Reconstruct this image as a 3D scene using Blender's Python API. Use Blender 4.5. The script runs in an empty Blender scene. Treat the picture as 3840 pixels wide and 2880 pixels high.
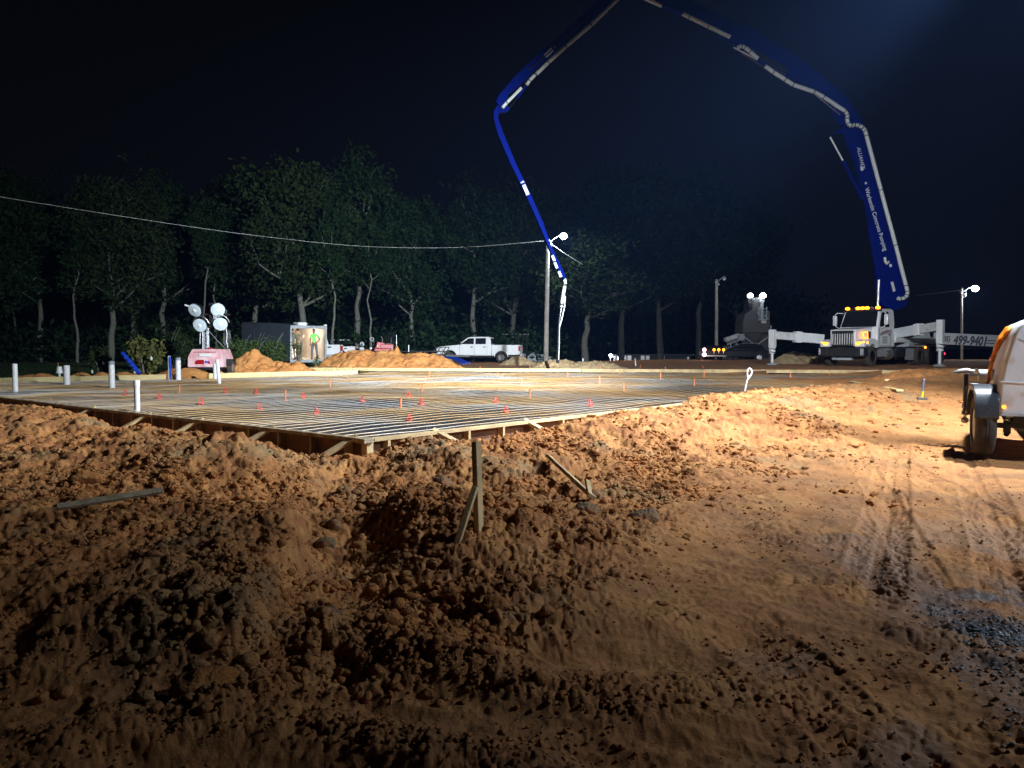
import bpy, bmesh, math, random
import numpy as np
from mathutils import Vector, Matrix, Euler
R = math.radians
random.seed(7)
S = bpy.context.scene
C = S.collection

# ------------------------------------------------------------------ camera
CH = 1.3; FPX = 2800.0; PITCH = math.atan((1440-1305)/FPX)
cam = bpy.data.cameras.new('camera'); co = bpy.data.objects.new('camera', cam); C.objects.link(co)
co.location = (0, 0, CH); co.rotation_euler = (R(90)-PITCH, 0, 0)
cam.sensor_width = 36; cam.lens = FPX/3840*36; cam.clip_start = 0.05; cam.clip_end = 2500
S.camera = co
# ------------------------------------------------------------------ world: night sky
W = bpy.data.worlds.new('World'); S.world = W; W.use_nodes = True
nt = W.node_tree; bg = nt.nodes['Background']
tc = nt.nodes.new('ShaderNodeTexCoord'); sx = nt.nodes.new('ShaderNodeSeparateXYZ')
rp = nt.nodes.new('ShaderNodeValToRGB')
nt.links.new(tc.outputs['Generated'], sx.inputs[0]); nt.links.new(sx.outputs['Z'], rp.inputs[0])
nt.links.new(rp.outputs[0], bg.inputs[0]); bg.inputs[1].default_value = 1.0
rp.color_ramp.elements[0].position = 0.0; rp.color_ramp.elements[0].color = (0.0024, 0.0027, 0.0040, 1)
rp.color_ramp.elements[1].position = 0.6; rp.color_ramp.elements[1].color = (0.0008, 0.0009, 0.0015, 1)
# ------------------------------------------------------------------ exposure
S.view_settings.view_transform = 'Standard'; S.view_settings.look = 'None'
S.view_settings.exposure = 0.0; S.view_settings.gamma = 1
TOWER_W = 9000.0; COOL = (.86, .94, 1.0)      # watts of each floodlight on the near tower
POLE_W = 1800.0; HAZE = .00032

# ------------------------------------------------------------------ image <-> world helpers (used to survey positions)
cp, sp = math.cos(PITCH), math.sin(PITCH)
def ray(u, v):
    dx = (u-1920)/FPX; dy = (1440-v)/FPX
    return Vector((dx, cp+dy*sp, -sp+dy*cp))
def P(u, v, Y):
    r = ray(u, v); t = Y/r.y
    return Vector((r.x*t, Y, CH+r.z*t))
def G(u, v, z=0.0):
    r = ray(u, v); t = (z-CH)/r.z
    return Vector((r.x*t, r.y*t, z))

# ------------------------------------------------------------------ mesh builder
class MB:
    def __init__(s): s.v = []; s.f = []
    def add(s, vs, fs):
        n = len(s.v); s.v += [tuple(p) for p in vs]; s.f += [tuple(i+n for i in f) for f in fs]; return s
    def hexa(s, p):   # 8 points: bottom 4 ccw, top 4 ccw
        return s.add(p, [(3,2,1,0),(4,5,6,7),(0,1,5,4),(1,2,6,5),(2,3,7,6),(3,0,4,7)])
    def bx(s, x0, x1, y0, y1, z0, z1):
        return s.hexa([(x0,y0,z0),(x1,y0,z0),(x1,y1,z0),(x0,y1,z0),(x0,y0,z1),(x1,y0,z1),(x1,y1,z1),(x0,y1,z1)])
    def box(s, c, d, rot=None):
        c = Vector(c); M = rot if rot is not None else Matrix.Identity(3)
        a, b, e = d[0]/2, d[1]/2, d[2]/2
        return s.hexa([c+M@Vector(q) for q in [(-a,-b,-e),(a,-b,-e),(a,b,-e),(-a,b,-e),(-a,-b,e),(a,-b,e),(a,b,e),(-a,b,e)]])
    def beam(s, p0, p1, w, h, w1=None, h1=None, up=(0,0,1)):
        p0, p1 = Vector(p0), Vector(p1); d = (p1-p0).normalized(); up = Vector(up)
        if abs(d.dot(up)) > .99: up = Vector((0,1,0))
        sd = d.cross(up).normalized(); u = sd.cross(d).normalized()
        w1 = w if w1 is None else w1; h1 = h if h1 is None else h1
        A = [p0+sd*a*w/2+u*b*h/2 for a, b in ((-1,-1),(1,-1),(1,1),(-1,1))]
        B = [p1+sd*a*w1/2+u*b*h1/2 for a, b in ((-1,-1),(1,-1),(1,1),(-1,1))]
        return s.add(A+B, [(0,1,2,3),(7,6,5,4),(0,4,5,1),(1,5,6,2),(2,6,7,3),(3,7,4,0)])
    def path(s, pts, r, n=10, cap=True):
        pts = [Vector(p) for p in pts]; m = len(pts)
        rs = r if isinstance(r, (list, tuple)) else [r]*m
        vs = []; prev = None
        for i, p in enumerate(pts):
            d = (pts[min(i+1, m-1)]-pts[max(i-1, 0)]).normalized()
            if prev is None:
                a = Vector((0,0,1)) if abs(d.z) < .9 else Vector((1,0,0))
                x = d.cross(a).normalized()
            else:
                x = (prev-d*prev.dot(d)).normalized()
            prev = x; y = d.cross(x)
            for k in range(n):
                t = 2*math.pi*k/n; vs.append(p+(x*math.cos(t)+y*math.sin(t))*rs[i])
        fs = []
        for i in range(m-1):
            for k in range(n):
                a = i*n+k; b = i*n+(k+1) % n; fs.append((a, b, b+n, a+n))
        if cap: fs.append(tuple(reversed(range(n)))); fs.append(tuple(range((m-1)*n, m*n)))
        return s.add(vs, fs)
    def tube(s, p0, p1, r, r1=None, n=10): return s.path([p0, p1], [r, r if r1 is None else r1], n)
    def prism(s, out, y0, y1, ax='y', sc=None):   # outline (a,b) extruded; ax='y': a->x b->z ; ax='x': a->y b->z ; ax='z': a->x b->y
        def m(a, b, t): return {'y': (a, t, b), 'x': (t, a, b), 'z': (a, b, t)}[ax]
        n = len(out); o2 = sc if sc else out
        vs = [m(a, b, y0) for a, b in out]+[m(a, b, y1) for a, b in o2]
        return s.add(vs, [tuple(range(n)), tuple(reversed(range(n, 2*n)))]+[(i, i+n, (i+1) % n+n, (i+1) % n) for i in range(n)])
    def lathe(s, prof, c=(0,0,0), ax='z', n=20):  # prof: (r, h)
        c = Vector(c); vs = []
        for r, h in prof:
            for k in range(n):
                t = 2*math.pi*k/n; a, b = r*math.cos(t), r*math.sin(t)
                q = {'z': (a, b, h), 'y': (a, h, b), 'x': (h, a, b)}[ax]; vs.append(c+Vector(q))
        fs = []
        for i in range(len(prof)-1):
            for k in range(n):
                a = i*n+k; b = i*n+(k+1) % n; fs.append((a, b, b+n, a+n))
        fs += [tuple(range(n)), tuple(range((len(prof)-1)*n, len(prof)*n))]
        return s.add(vs, fs)
    def ball(s, c, r, n=12, m=8, sq=(1,1,1)):
        c = Vector(c); vs = []; fs = []
        for i in range(m+1):
            t = math.pi*i/m
            for k in range(n):
                q = 2*math.pi*k/n
                vs.append(c+Vector((r*sq[0]*math.sin(t)*math.cos(q), r*sq[1]*math.sin(t)*math.sin(q), r*sq[2]*math.cos(t))))
        for i in range(m):
            for k in range(n):
                a = i*n+k; b = i*n+(k+1) % n; fs.append((a, a+n, b+n, b))
        return s.add(vs, fs)
    def build(s, name, mat, parent=None, bevel=0, smooth=40, fix=True, seg=2):
        me = bpy.data.meshes.new(name); me.from_pydata(s.v, [], s.f); me.materials.append(mat)
        if fix:
            bm = bmesh.new(); bm.from_mesh(me)
            bmesh.ops.remove_doubles(bm, verts=bm.verts, dist=1e-5)
            bmesh.ops.recalc_face_normals(bm, faces=bm.faces); bm.to_mesh(me); bm.free()
        if smooth:
            me.polygons.foreach_set('use_smooth', [True]*len(me.polygons)); me.set_sharp_from_angle(angle=R(smooth))
        o = bpy.data.objects.new(name, me); C.objects.link(o)
        if parent: o.parent = parent
        if bevel:
            b = o.modifiers.new('bevel', 'BEVEL'); b.width = bevel; b.segments = seg; b.limit_method = 'ANGLE'; b.angle_limit = R(35)
            b.harden_normals = False
        return o

def tag(o, label=None, cat=None, group=None, kind=None):
    if label: o['label'] = label
    if cat: o['category'] = cat
    if group: o['group'] = group
    if kind: o['kind'] = kind
    return o
def thing(name, label, cat, loc=(0,0,0), rz=0, group=None, rx=0, ry=0):
    o = bpy.data.objects.new(name, None); C.objects.link(o); o.empty_display_size = .2
    o.location = loc; o.rotation_euler = (rx, ry, rz)
    return tag(o, label, cat, group)
def np_mesh(name, verts, faces, mat, smooth=True):
    verts = np.asarray(verts, np.float32); faces = np.asarray(faces, np.int32); k = faces.shape[1]
    me = bpy.data.meshes.new(name)
    me.vertices.add(len(verts)); me.vertices.foreach_set('co', verts.ravel())
    me.loops.add(faces.size); me.loops.foreach_set('vertex_index', faces.ravel())
    me.polygons.add(len(faces)); me.polygons.foreach_set('loop_start', np.arange(0, faces.size, k, dtype=np.int32))
    me.polygons.foreach_set('loop_total', np.full(len(faces), k, np.int32))
    me.update(calc_edges=True); me.materials.append(mat)
    me.polygons.foreach_set('use_smooth', [bool(smooth)]*len(faces))
    o = bpy.data.objects.new(name, me); C.objects.link(o); return o
def copy_tree(o, parent=None):
    c = o.copy(); C.objects.link(c)
    if parent: c.parent = parent
    for ch in o.children: copy_tree(ch, c)
    return c
def text(name, s, size, mat, parent, M, ext=.004, sx=1.0, shear=0, bold=0, align='CENTER'):
    cu = bpy.data.curves.new(name, 'FONT'); cu.body = s; cu.size = size; cu.extrude = ext; cu.offset = bold; cu.shear = shear
    cu.align_x = align; cu.align_y = 'CENTER'; cu.resolution_u = 3
    t = bpy.data.objects.new(name, cu); C.objects.link(t); bpy.context.view_layer.update()
    me = bpy.data.meshes.new_from_object(t); bpy.data.objects.remove(t)
    me.transform(M @ Matrix.Diagonal((sx, 1, 1, 1))); me.materials.clear(); me.materials.append(mat)
    o = bpy.data.objects.new(name, me); C.objects.link(o); o.parent = parent; return o
def basis(o, x, y):
    x = Vector(x).normalized(); y = Vector(y).normalized(); z = x.cross(y).normalized(); y = z.cross(x)
    M = Matrix((x, y, z)).transposed().to_4x4(); M.translation = Vector(o); return M

# ------------------------------------------------------------------ noise
_rs = np.random.RandomState(3)
_pm = np.tile(_rs.permutation(256), 3); _gr = _rs.rand(256)*2*np.pi; _gx = np.cos(_gr); _gy = np.sin(_gr)
def pn(x, y):
    x = np.asarray(x, float); y = np.asarray(y, float)
    xi = np.floor(x).astype(int); yi = np.floor(y).astype(int); xf = x-xi; yf = y-yi
    u = xf*xf*xf*(xf*(xf*6-15)+10); v = yf*yf*yf*(yf*(yf*6-15)+10)
    def g(ax, ay, fx, fy):
        h = _pm[_pm[ax & 255]+(ay & 255)]; return _gx[h]*fx+_gy[h]*fy
    a = g(xi, yi, xf, yf); b = g(xi+1, yi, xf-1, yf); c = g(xi, yi+1, xf, yf-1); d = g(xi+1, yi+1, xf-1, yf-1)
    return ((a+(b-a)*u)+((c+(d-c)*u)-(a+(b-a)*u))*v)*1.4
def fbm(x, y, f=1.0, o=4, g=.5):
    s = 0; a = 1.0
    for i in range(o): s = s+a*pn(x*f+17.3*i, y*f-9.1*i); f *= 2.03; a *= g
    return s
def bil(x, y, f=1.0, o=3, g=.5):
    s = 0; a = 1.0
    for i in range(o): s = s+a*(1-2.2*np.abs(pn(x*f+5.7*i, y*f+3.3*i))); f *= 2.1; a *= g
    return s
def wor(x, y, f):    # rounded lumps (inverse Worley distance)
    X = x*f; Y = y*f; xi = np.floor(X).astype(int); yi = np.floor(Y).astype(int); best = np.full(np.shape(X), 9.0)
    for i in (-1,0,1):
        for j in (-1,0,1):
            h = _pm[_pm[(xi+i) & 255]+((yi+j) & 255)]; h2 = _pm[h+57]
            dx = xi+i+h/256.0-X; dy = yi+j+h2/256.0-Y
            best = np.minimum(best, (dx*dx+dy*dy)/(.35+.65*_pm[h2+31]/256.0))
    return np.sqrt(np.clip(1-best*1.6, 0, 1))
def ss(a, b, x):
    t = np.clip((np.asarray(x, float)-a)/(b-a), 0, 1); return t*t*(3-2*t)

# ------------------------------------------------------------------ materials
def N(nt, t, **k):
    n = nt.nodes.new(t)
    for a, b in k.items():
        if a in n.inputs: n.inputs[a].default_value = b
        else: setattr(n, a, b)
    return n
def mat(name, col, rough=.6, metal=0, var=.12, scale=6, bump=0, bscale=30, spec=.5, coat=0, col2=None, f2=.5, s2=3, emis=None, es=0, trans=0, thr=.1):
    m = bpy.data.materials.new(name); m.use_nodes = True; nt = m.node_tree; b = nt.nodes['Principled BSDF']
    b.inputs['Roughness'].default_value = rough; b.inputs['Metallic'].default_value = metal
    b.inputs['Specular IOR Level'].default_value = spec; b.inputs['Coat Weight'].default_value = coat
    t = N(nt, 'ShaderNodeTexCoord'); L = nt.links.new
    n1 = N(nt, 'ShaderNodeTexNoise', Scale=scale, Detail=6.0); L(t.outputs['Object'], n1.inputs['Vector'])
    mp = N(nt, 'ShaderNodeMapRange'); mp.inputs[3].default_value = 1-var; mp.inputs[4].default_value = 1+var
    mp.inputs[1].default_value = .3; mp.inputs[2].default_value = .7
    L(n1.outputs['Fac'], mp.inputs[0])
    base = N(nt, 'ShaderNodeRGB'); base.outputs[0].default_value = (*col, 1); src = base.outputs[0]
    if col2:
        n2 = N(nt, 'ShaderNodeTexNoise', Scale=s2, Detail=8.0); L(t.outputs['Object'], n2.inputs['Vector'])
        r2 = N(nt, 'ShaderNodeMapRange'); r2.inputs[1].default_value = f2-thr; r2.inputs[2].default_value = f2+thr; L(n2.outputs['Fac'], r2.inputs[0])
        mx = N(nt, 'ShaderNodeMix', data_type='RGBA'); mx.inputs[7].default_value = (*col2, 1); L(r2.outputs[0], mx.inputs[0]); L(src, mx.inputs[6]); src = mx.outputs[2]
    ml = N(nt, 'ShaderNodeVectorMath', operation='SCALE'); L(src, ml.inputs[0]); L(mp.outputs[0], ml.inputs['Scale'])
    L(ml.outputs[0], b.inputs['Base Color'])
    if bump:
        nb = N(nt, 'ShaderNodeTexNoise', Scale=bscale, Detail=6.0); L(t.outputs['Object'], nb.inputs['Vector'])
        bp = N(nt, 'ShaderNodeBump', Strength=bump, Distance=.02); L(nb.outputs['Fac'], bp.inputs['Height']); L(bp.outputs[0], b.inputs['Normal'])
    if emis: b.inputs['Emission Color'].default_value = (*emis, 1); b.inputs['Emission Strength'].default_value = es
    if trans: b.inputs['Transmission Weight'].default_value = trans
    return m
def foliage(name, c1, c2, scale=1.2):
    m = mat(name, c1, .9, spec=.05, var=.25, scale=9, col2=c2, s2=scale, thr=.12); nt = m.node_tree; b = nt.nodes['Principled BSDF']
    tr = nt.nodes.new('ShaderNodeBsdfTranslucent'); mx = nt.nodes.new('ShaderNodeMixShader'); mx.inputs[0].default_value = .45
    nt.links.new(b.inputs['Base Color'].links[0].from_socket, tr.inputs[0]); nt.links.new(b.outputs[0], mx.inputs[1]); nt.links.new(tr.outputs[0], mx.inputs[2]); nt.links.new(mx.outputs[0], nt.nodes['Material Output'].inputs[0])
    return m
M = {}
M['lumber'] = mat('lumber', (.55,.40,.20), .75, var=.18, scale=4, col2=(.38,.27,.14), s2=1.6, bump=.2, bscale=40)
M['lumber_new'] = mat('lumber_new', (.62,.50,.24), .7, var=.10, scale=3, bump=.15, bscale=40)
M['lumber_old'] = mat('lumber_old', (.34,.27,.18), .8, var=.25, scale=14, col2=(.20,.14,.08), s2=8, bump=.4, bscale=60)
M['plywood'] = mat('plywood', (.20,.095,.045), .8, var=.2, scale=3, col2=(.12,.05,.025), s2=2, bump=.2)
M['pvc'] = mat('pvc', (.80,.82,.84), .35, var=.04, scale=10, col2=(.62,.58,.52), s2=9, f2=.66)
M['tape'] = mat('tape', (.25,.30,.36), .4)
M['bluetape'] = mat('bluetape', (.01,.06,.55), .35, var=.2, bump=.5)
M['rebar'] = mat('rebar', (.40,.40,.39), .45, .15, var=.15, scale=1.0, col2=(.46,.29,.125), f2=.46, s2=.30, thr=.12)
M['rebarshaded'] = mat('rebar_shaded', (.14,.12,.10), .5, .2, var=.2, scale=1.0, col2=(.34,.17,.06), f2=.47, s2=.30, thr=.06)  # cross bars: their shaded side put into a darker colour, rust patches besides
M['chairred'] = mat('chair_red', (.85,.09,.06), .45, emis=None)
M['pinorange'] = mat('pin_orange', (.80,.20,.07), .5)
M['white'] = mat('white_paint', (.74,.76,.78), .3, var=.05, scale=2, coat=.3)
M['whitedirty'] = mat('white_dirty', (.60,.61,.62), .4, var=.12, scale=5, col2=(.42,.40,.37), s2=4, f2=.62)
M['trailerwhite'] = mat('shell_white', (.62,.66,.70), .32, var=.06, scale=3, col2=(.50,.47,.43), s2=7, f2=.64, bump=.05, bscale=8)
M['pink'] = mat('faded_red', (.62,.30,.33), .55, var=.15, scale=3, col2=(.72,.50,.52), s2=2.5, bump=.1)
M['red'] = mat('red_paint', (.35,.015,.02), .4, var=.2)
M['blue'] = mat('boom_blue', (.002,.008,.13), .8, var=.10, scale=.7, spec=.02)
M['black'] = mat('black_paint', (.015,.015,.017), .45, var=.3)
M['blackgloss'] = mat('black_gloss', (.02,.022,.025), .18, coat=.3)
M['rubber'] = mat('rubber', (.035,.033,.030), .85, var=.25, scale=20, col2=(.12,.07,.04), s2=6, f2=.6, bump=.2)
M['steel'] = mat('steel', (.45,.46,.48), .35, .8, var=.15)
M['fenderpaint'] = mat('fender_paint', (.045,.05,.06), .28, var=.3, scale=60, bump=.15, bscale=120, spec=.6)
M['chrome'] = mat('chrome', (.75,.75,.78), .12, 1)
M['brightwork'] = mat('brightwork', (.80,.81,.83), .25, .25, var=.05)
M['galv'] = mat('galvanised', (.42,.45,.48), .5, .5, var=.2)
M['gray'] = mat('gray_paint', (.36,.38,.41), .45, var=.1)
M['lampgray'] = mat('silo_gray', (.085,.083,.088), .7, var=.2, scale=1.5, bump=.1, bscale=4)
M['glass'] = mat('dark_glass', (.012,.014,.017), .08, spec=.7, coat=.5)
M['reflector'] = mat('lamp_reflector', (.62,.74,.80), .25, var=.12, scale=5, spec=.9)
M['lampcore'] = mat('lamp_core', (.9,.95,.9), .2, var=.05)
M['pole'] = mat('wood_pole', (.42,.40,.36), .85, var=.25, scale=2, bump=.3, bscale=25)
M['amber'] = mat('amber_lamp', (.9,.35,.02), .3, emis=(1,.29,.01), es=6)
M['ambersoft'] = mat('amber_soft', (.9,.35,.02), .3, emis=(1,.36,.02), es=3.5)
M['redlamp'] = mat('red_lamp', (.5,.0,.01), .3, emis=(1,.02,.06), es=6)
M['redlens'] = mat('red_lens', (.35,.01,.015), .25)
M['ledwhite'] = mat('led_white', (1,1,1), .3, emis=(.85,.92,1), es=60)
M['ledpink'] = mat('led_pink', (1,1,1), .3, emis=(1,.55,.6), es=12)
M['window_lit'] = mat('window_lit', (.5,.5,.5), .3, emis=(.80,.85,.9), es=.28)
M['porch_lit'] = mat('porch_panel', (.45,.45,.47), .5)
M['bark'] = mat('bark', (.135,.14,.115), .9, var=.3, scale=5, bump=.5, bscale=10)
M['leaf'] = foliage('leaf', (.032,.070,.026), (.018,.040,.016))
M['leaf2'] = foliage('leaf_pale', (.048,.080,.030), (.028,.052,.020))
M['magnolia'] = foliage('leaf_magnolia', (.13,.18,.05), (.22,.20,.08), 5)
M['bush'] = foliage('leaf_bush', (.11,.17,.055), (.055,.09,.03), 4)
M['skin'] = mat('skin', (.22,.11,.07), .5, var=.05)
M['skinlight'] = mat('skin_light', (.45,.27,.19), .5, var=.05)
M['hair'] = mat('hair', (.012,.010,.009), .7)
M['tshirtgreen'] = mat('shirt_green', (.22,.80,.16), .7, var=.08)
M['tshirtgray'] = mat('shirt_gray', (.17,.17,.16), .8)
M['tshirtbrown'] = mat('shirt_brown', (.25,.19,.13), .8)
M['trousers'] = mat('trousers_gray', (.12,.125,.135), .8)
M['shorts'] = mat('shorts_black', (.018,.018,.02), .8)
M['wood_panel'] = mat('wood_panel', (.58,.47,.37), .7, var=.12, scale=2)
M['charcoal'] = mat('charcoal_panel', (.085,.105,.135), .45, var=.1, scale=1)
M['orange'] = mat('orange_cable', (.85,.28,.02), .45)
M['yellow'] = mat('yellow_grip', (.75,.72,.02), .5)
M['bluegrip'] = mat('blue_grip', (.10,.14,.24), .5)
M['wire'] = mat('wire', (.42,.44,.42), .5)
M['rope'] = mat('white_rope', (.85,.85,.88), .6)
M['letterwhite'] = mat('letter_white', (.55,.58,.62), .5)
M['letternavy'] = mat('letter_navy', (.012,.018,.04), .5)
M['gravel_stone'] = mat('stone', (.16,.16,.17), .6, var=.5, scale=40)
M['house'] = mat('house_siding', (.10,.105,.12), .8)
M['shelf'] = mat('clutter', (.35,.30,.24), .7, var=.5, scale=8)
# ------------------------------------------------------------------ site plan (metres)
FZ = .35                                   # top of the formwork
A = G(1371, 1640, FZ); Lp = G(0, 1487, FZ); Rp = G(3384, 1420, FZ)
b0 = G(0, 1417, FZ); b1 = G(1341, 1388, FZ); f0 = G(1085, 1378, FZ); f1 = G(3700, 1390, FZ)
def isect(p, q, r, s):
    d1 = q-p; d2 = s-r; den = d1.x*d2.y-d1.y*d2.x; t = ((r.x-p.x)*d2.y-(r.y-p.y)*d2.x)/den
    return Vector((p.x+d1.x*t, p.y+d1.y*t, FZ))
B = isect(A, Lp, b0, b1); Cc = isect(A, Rp, f0, f1)
E1 = b1.copy(); fd = (f1-f0).normalized(); E2 = f0+fd*((E1.x-f0.x)/fd.x)
dL = (B-A).normalized(); dR = (Cc-A).normalized()
nL = Vector((-dL.y, dL.x, 0)); nR = Vector((dR.y, -dR.x, 0))
if nL.y > 0: nL = -nL
if nR.y > 0: nR = -nR
POLY = [A, B, E1, E2, Cc]
def inside(x, y, grow=0.0):
    r = np.ones(np.shape(x), bool); n = len(POLY)
    xx = np.asarray(x, float); yy = np.asarray(y, float); c = np.zeros(np.shape(xx), bool); j = n-1
    for i in range(n):
        a, b = POLY[i], POLY[j]
        with np.errstate(divide='ignore', invalid='ignore'):
            c ^= ((a.y > yy) != (b.y > yy)) & (xx < (b.x-a.x)*(yy-a.y)/(b.y-a.y+1e-12)+a.x)
        j = i
    return c
def gauss(x, y, cx, cy, sx_, sy_, rot=0):
    c, s = math.cos(rot), math.sin(rot); X = x-cx; Y = y-cy
    return np.exp(-((X*c+Y*s)/sx_)**2-((-X*s+Y*c)/sy_)**2)
def base_h(x, y):
    return (-1.3*ss(60, 98, y)+.17*ss(24, 36, y)+.20*ss(4, 14, x)*ss(26, 34, y)*1.0 + .28*ss(8.5, 14, y)*ss(1, 5.5, x)*(1-ss(26, 34, y)))
def tread(x, y, x0, y0, x1, y1, w, pitch=.075, amp=.012):
    dx, dy = x1-x0, y1-y0; L = math.hypot(dx, dy); dx /= L; dy /= L
    s = (x-x0)*dx+(y-y0)*dy; t = -(x-x0)*dy+(y-y0)*dx; t = t+.015*np.sin(s*.9)
    m = ss(w/2+.03, w/2, np.abs(t))*ss(-.3, 0, s)*ss(L+.3, L, s)
    lug = np.abs((((s+np.abs(t)*.55)/pitch) % 1)-.5)*2
    groove = ss(.35, .65, lug)*ss(.02, .05, np.abs(t))
    return m*(-.012+amp*(groove-.5)) + .006*np.exp(-((np.abs(t)-w/2-.03)/.03)**2)*ss(-.3, 0, s)*ss(L+.3, L, s)
def crest(pts, p0, d, n, off):
    out = []
    for u, v in pts:
        r = ray(u, v); a0 = (0-p0.x)*n.x+(0-p0.y)*n.y; rn = r.x*n.x+r.y*n.y; t = (off-a0)/rn
        q = Vector((r.x*t, r.y*t, CH+r.z*t)); out.append(((q.x-p0.x)*d.x+(q.y-p0.y)*d.y, q.z))
    out.sort(); return np.array([o[0] for o in out]), np.array([o[1] for o in out])
CL = crest([(0,1496),(135,1520),(229,1537),(329,1566),(388,1596),(441,1602),(570,1600),(588,1611),(782,1618),(852,1612),(1076,1631),(1188,1664),(1259,1698),(1365,1696)], A, dL, nL, 1.45)
CR = crest([(1435,1662),(1547,1648),(1647,1664),(1764,1674),(1823,1651),(1941,1628),(2076,1602),(2176,1570),(2294,1550),(2365,1524),(2459,1530),(2588,1520),(2635,1492),(2705,1474),(2840,1466),(3000,1452),(3176,1441)], A, dR, nR, 1.05)
def masks(x, y):
    dl = (x-A.x)*nL.x+(y-A.y)*nL.y; tl = (x-A.x)*dL.x+(y-A.y)*dL.y
    dr = (x-A.x)*nR.x+(y-A.y)*nR.y; tr = (x-A.x)*dR.x+(y-A.y)*dR.y
    # lumpy excavated soil against the compacted lane on the right
    lane = ss(-.5, 1.0, x-1.0-.34*(y-5.0)-.35*pn(x*.9, y*.9))*ss(3.4, 2.9, dr)*0
    edge = .75+.30*(y-4.2)+.45*pn(x*.8+3, y*.8)
    heap = 1-ss(-.35, .55, x-edge)
    heapR = ss(4.6, 2.6, dr+.7*pn(x*.7, y*.7))*ss(-.5, .6, tr)*ss(24, 15, tr)
    near = ss(2.5, 3.2, y+.45*pn(x*.8, y*1.7)-.12*x)
    rough = np.clip(np.maximum(heap*near, heapR), 0, 1)
    return dl, tl, dr, tr, rough
def Hh(x, y, fine=True):
    x = np.asarray(x, float); y = np.asarray(y, float)
    dl, tl, dr, tr, rough = masks(x, y)
    h = base_h(x, y)
    n1 = pn(x*.7, y*.7); n2 = pn(x*1.7+9, y*1.7)
    # long spoil ridge outside the left form
    sideL = ss(-1.2, .4, tl)
    zl = np.interp(tl, CL[0], CL[1])-.10; zl = np.where(tl > CL[0][-1], .30, zl)
    w = np.where(dl < 1.45, .62, .95)
    h = h+sideL*((zl-h)*np.exp(-((dl-1.45)/w)**2)*(1+.10*n1)+.10*ss(5.4, 3.2, dl)*ss(1.6, 2.6, dl))*ss(.15, .7, dl)
    sideR = ss(-.7, .3, tr)*ss(26, 20, tr)
    zr = np.interp(tr, CR[0], CR[1])-.08
    w = np.where(dr < 1.05, .60, 1.15+.25*ss(3, 8, tr))
    h = h+sideR*np.maximum(zr-h, -.1)*np.exp(-((dr-1.05)/w)**2)
    h = h+sideR*ss(3, 5.5, tr)*np.clip(FZ-.04-h, 0, .4)*ss(1.0, .25, dr)*ss(-.05, .02, dr)
    # corner heap, stake heap, hollow, cut bank
    h = h+.10*gauss(x, y, -.75, 6.1, .8, .7)+.20*gauss(x, y, -.2, 4.9, .9, .65, .3)
    h = h+.13*gauss(x, y, -.75, 5.35, .35, .35)
    edgeX = -1.12-.10*(y-3.4)-.16*(y-3.4)**2*.4+.12*pn(y*2.2, 7.0)
    bank = ss(.10, -.10, x-edgeX)*ss(2.75, 3.25, y+.25*pn(x*1.3, 2.0))*ss(5.9, 4.9, y)
    h = h+.17*bank*(1-.35*ss(-2, -5, x))
    h = h-.16*gauss(x, y, -.95, 4.55, .26, .9, .15)-.14*gauss(x, y, -1.15, 5.9, .5, .35)-.10*gauss(x, y, -.5, 3.95, .5, .16, .25)
    h = h+.10*gauss(x, y, .1, 3.55, .8, .35)
    # near ruts running across
    nr = ss(3.6, 2.9, y)*ss(1.6, .2, x)
    bandc = ss(-.1, .6, np.sin(y*9.5+1.6*pn(x*.6, y*.6)*3+.5*x)); h = h+nr*bandc*(.007*wor(x, y, 30)+.006*wor(x, y, 55)+.012*fbm(x, y, 9, 4))
    h = h+nr*(.035*np.sin(y*9.5+1.6*pn(x*.6, y*.6)*3+.5*x)+.03*bil(x*.8, y*1.8, 1.6, 3))
    # right lane: gentle relief, wheel prints
    lane = ss(-.4, .8, x-(.75+.30*(y-4.2)))
    h = h+.018*fbm(x, y, .8, 4)+lane*ss(14, 6, y)*(.008*fbm(x, y, 3.0, 3)+(.018*bil(x, y, 1.7, 3)+.010*bil(x*.7+y*.3, y*1.3, 4, 3))*ss(8.5, 4.5, y))
    if fine:
        h = h+tread(x, y, 1.9, 3.9, 5.3, 10.2, .30, .085, .022)+tread(x, y, 2.55, 3.7, 6.0, 9.8, .32, .085, .022)+tread(x, y, 2.25, 4.0, 4.4, 9.5, .22, .06, .014)+tread(x, y, 3.3, 4.3, 4.7, 9.6, .30, .085, .02)
        h = h+tread(x, y, 1.25, 1.6, 1.05, 3.1, .34, .06, .007)
        wx = x+.05*pn(x*7, y*7); wy = y+.05*pn(x*7+9, y*7+3)
        cl = .042*bil(x, y, 2.2, 4)+.034*wor(wx, wy, 5.5)*ss(-.1, .5, pn(x*1.1, y*1.1+6))+.020*wor(wx+3, wy+1, 10)*ss(-.5, .2, pn(x*1.9, y*1.9+3))+.015*wor(wx, wy+5, 21)+.010*wor(wx+1, wy, 42)+.008*bil(x,y,14,2)+.006*fbm(x, y, 30, 3)-.02
        h = h+rough*cl*ss(0, .6, np.maximum(dl, dr)+.0)
        spot = ss(.15, .5, pn(x*1.3+4, y*1.9+2))*lane*ss(9, 4, y)
        h = h+(1-rough)*(.003*wor(x, y, 30)*1+.004*bil(x, y, 16, 2))*ss(14, 8, y)+spot*(.014*wor(x, y, 14)+.008*wor(x, y, 30))
    ins = inside(x, y)
    h = np.where(ins, np.minimum(h, .03), h)
    # trench just outside the near-left form so its face shows
    h = np.where((~ins) & (dl > -.02) & (dl < .55) & (tl > .4) & (tl < 30), np.minimum(h, .02+.9*np.clip(dl-.12, 0, 1)), h)
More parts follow.
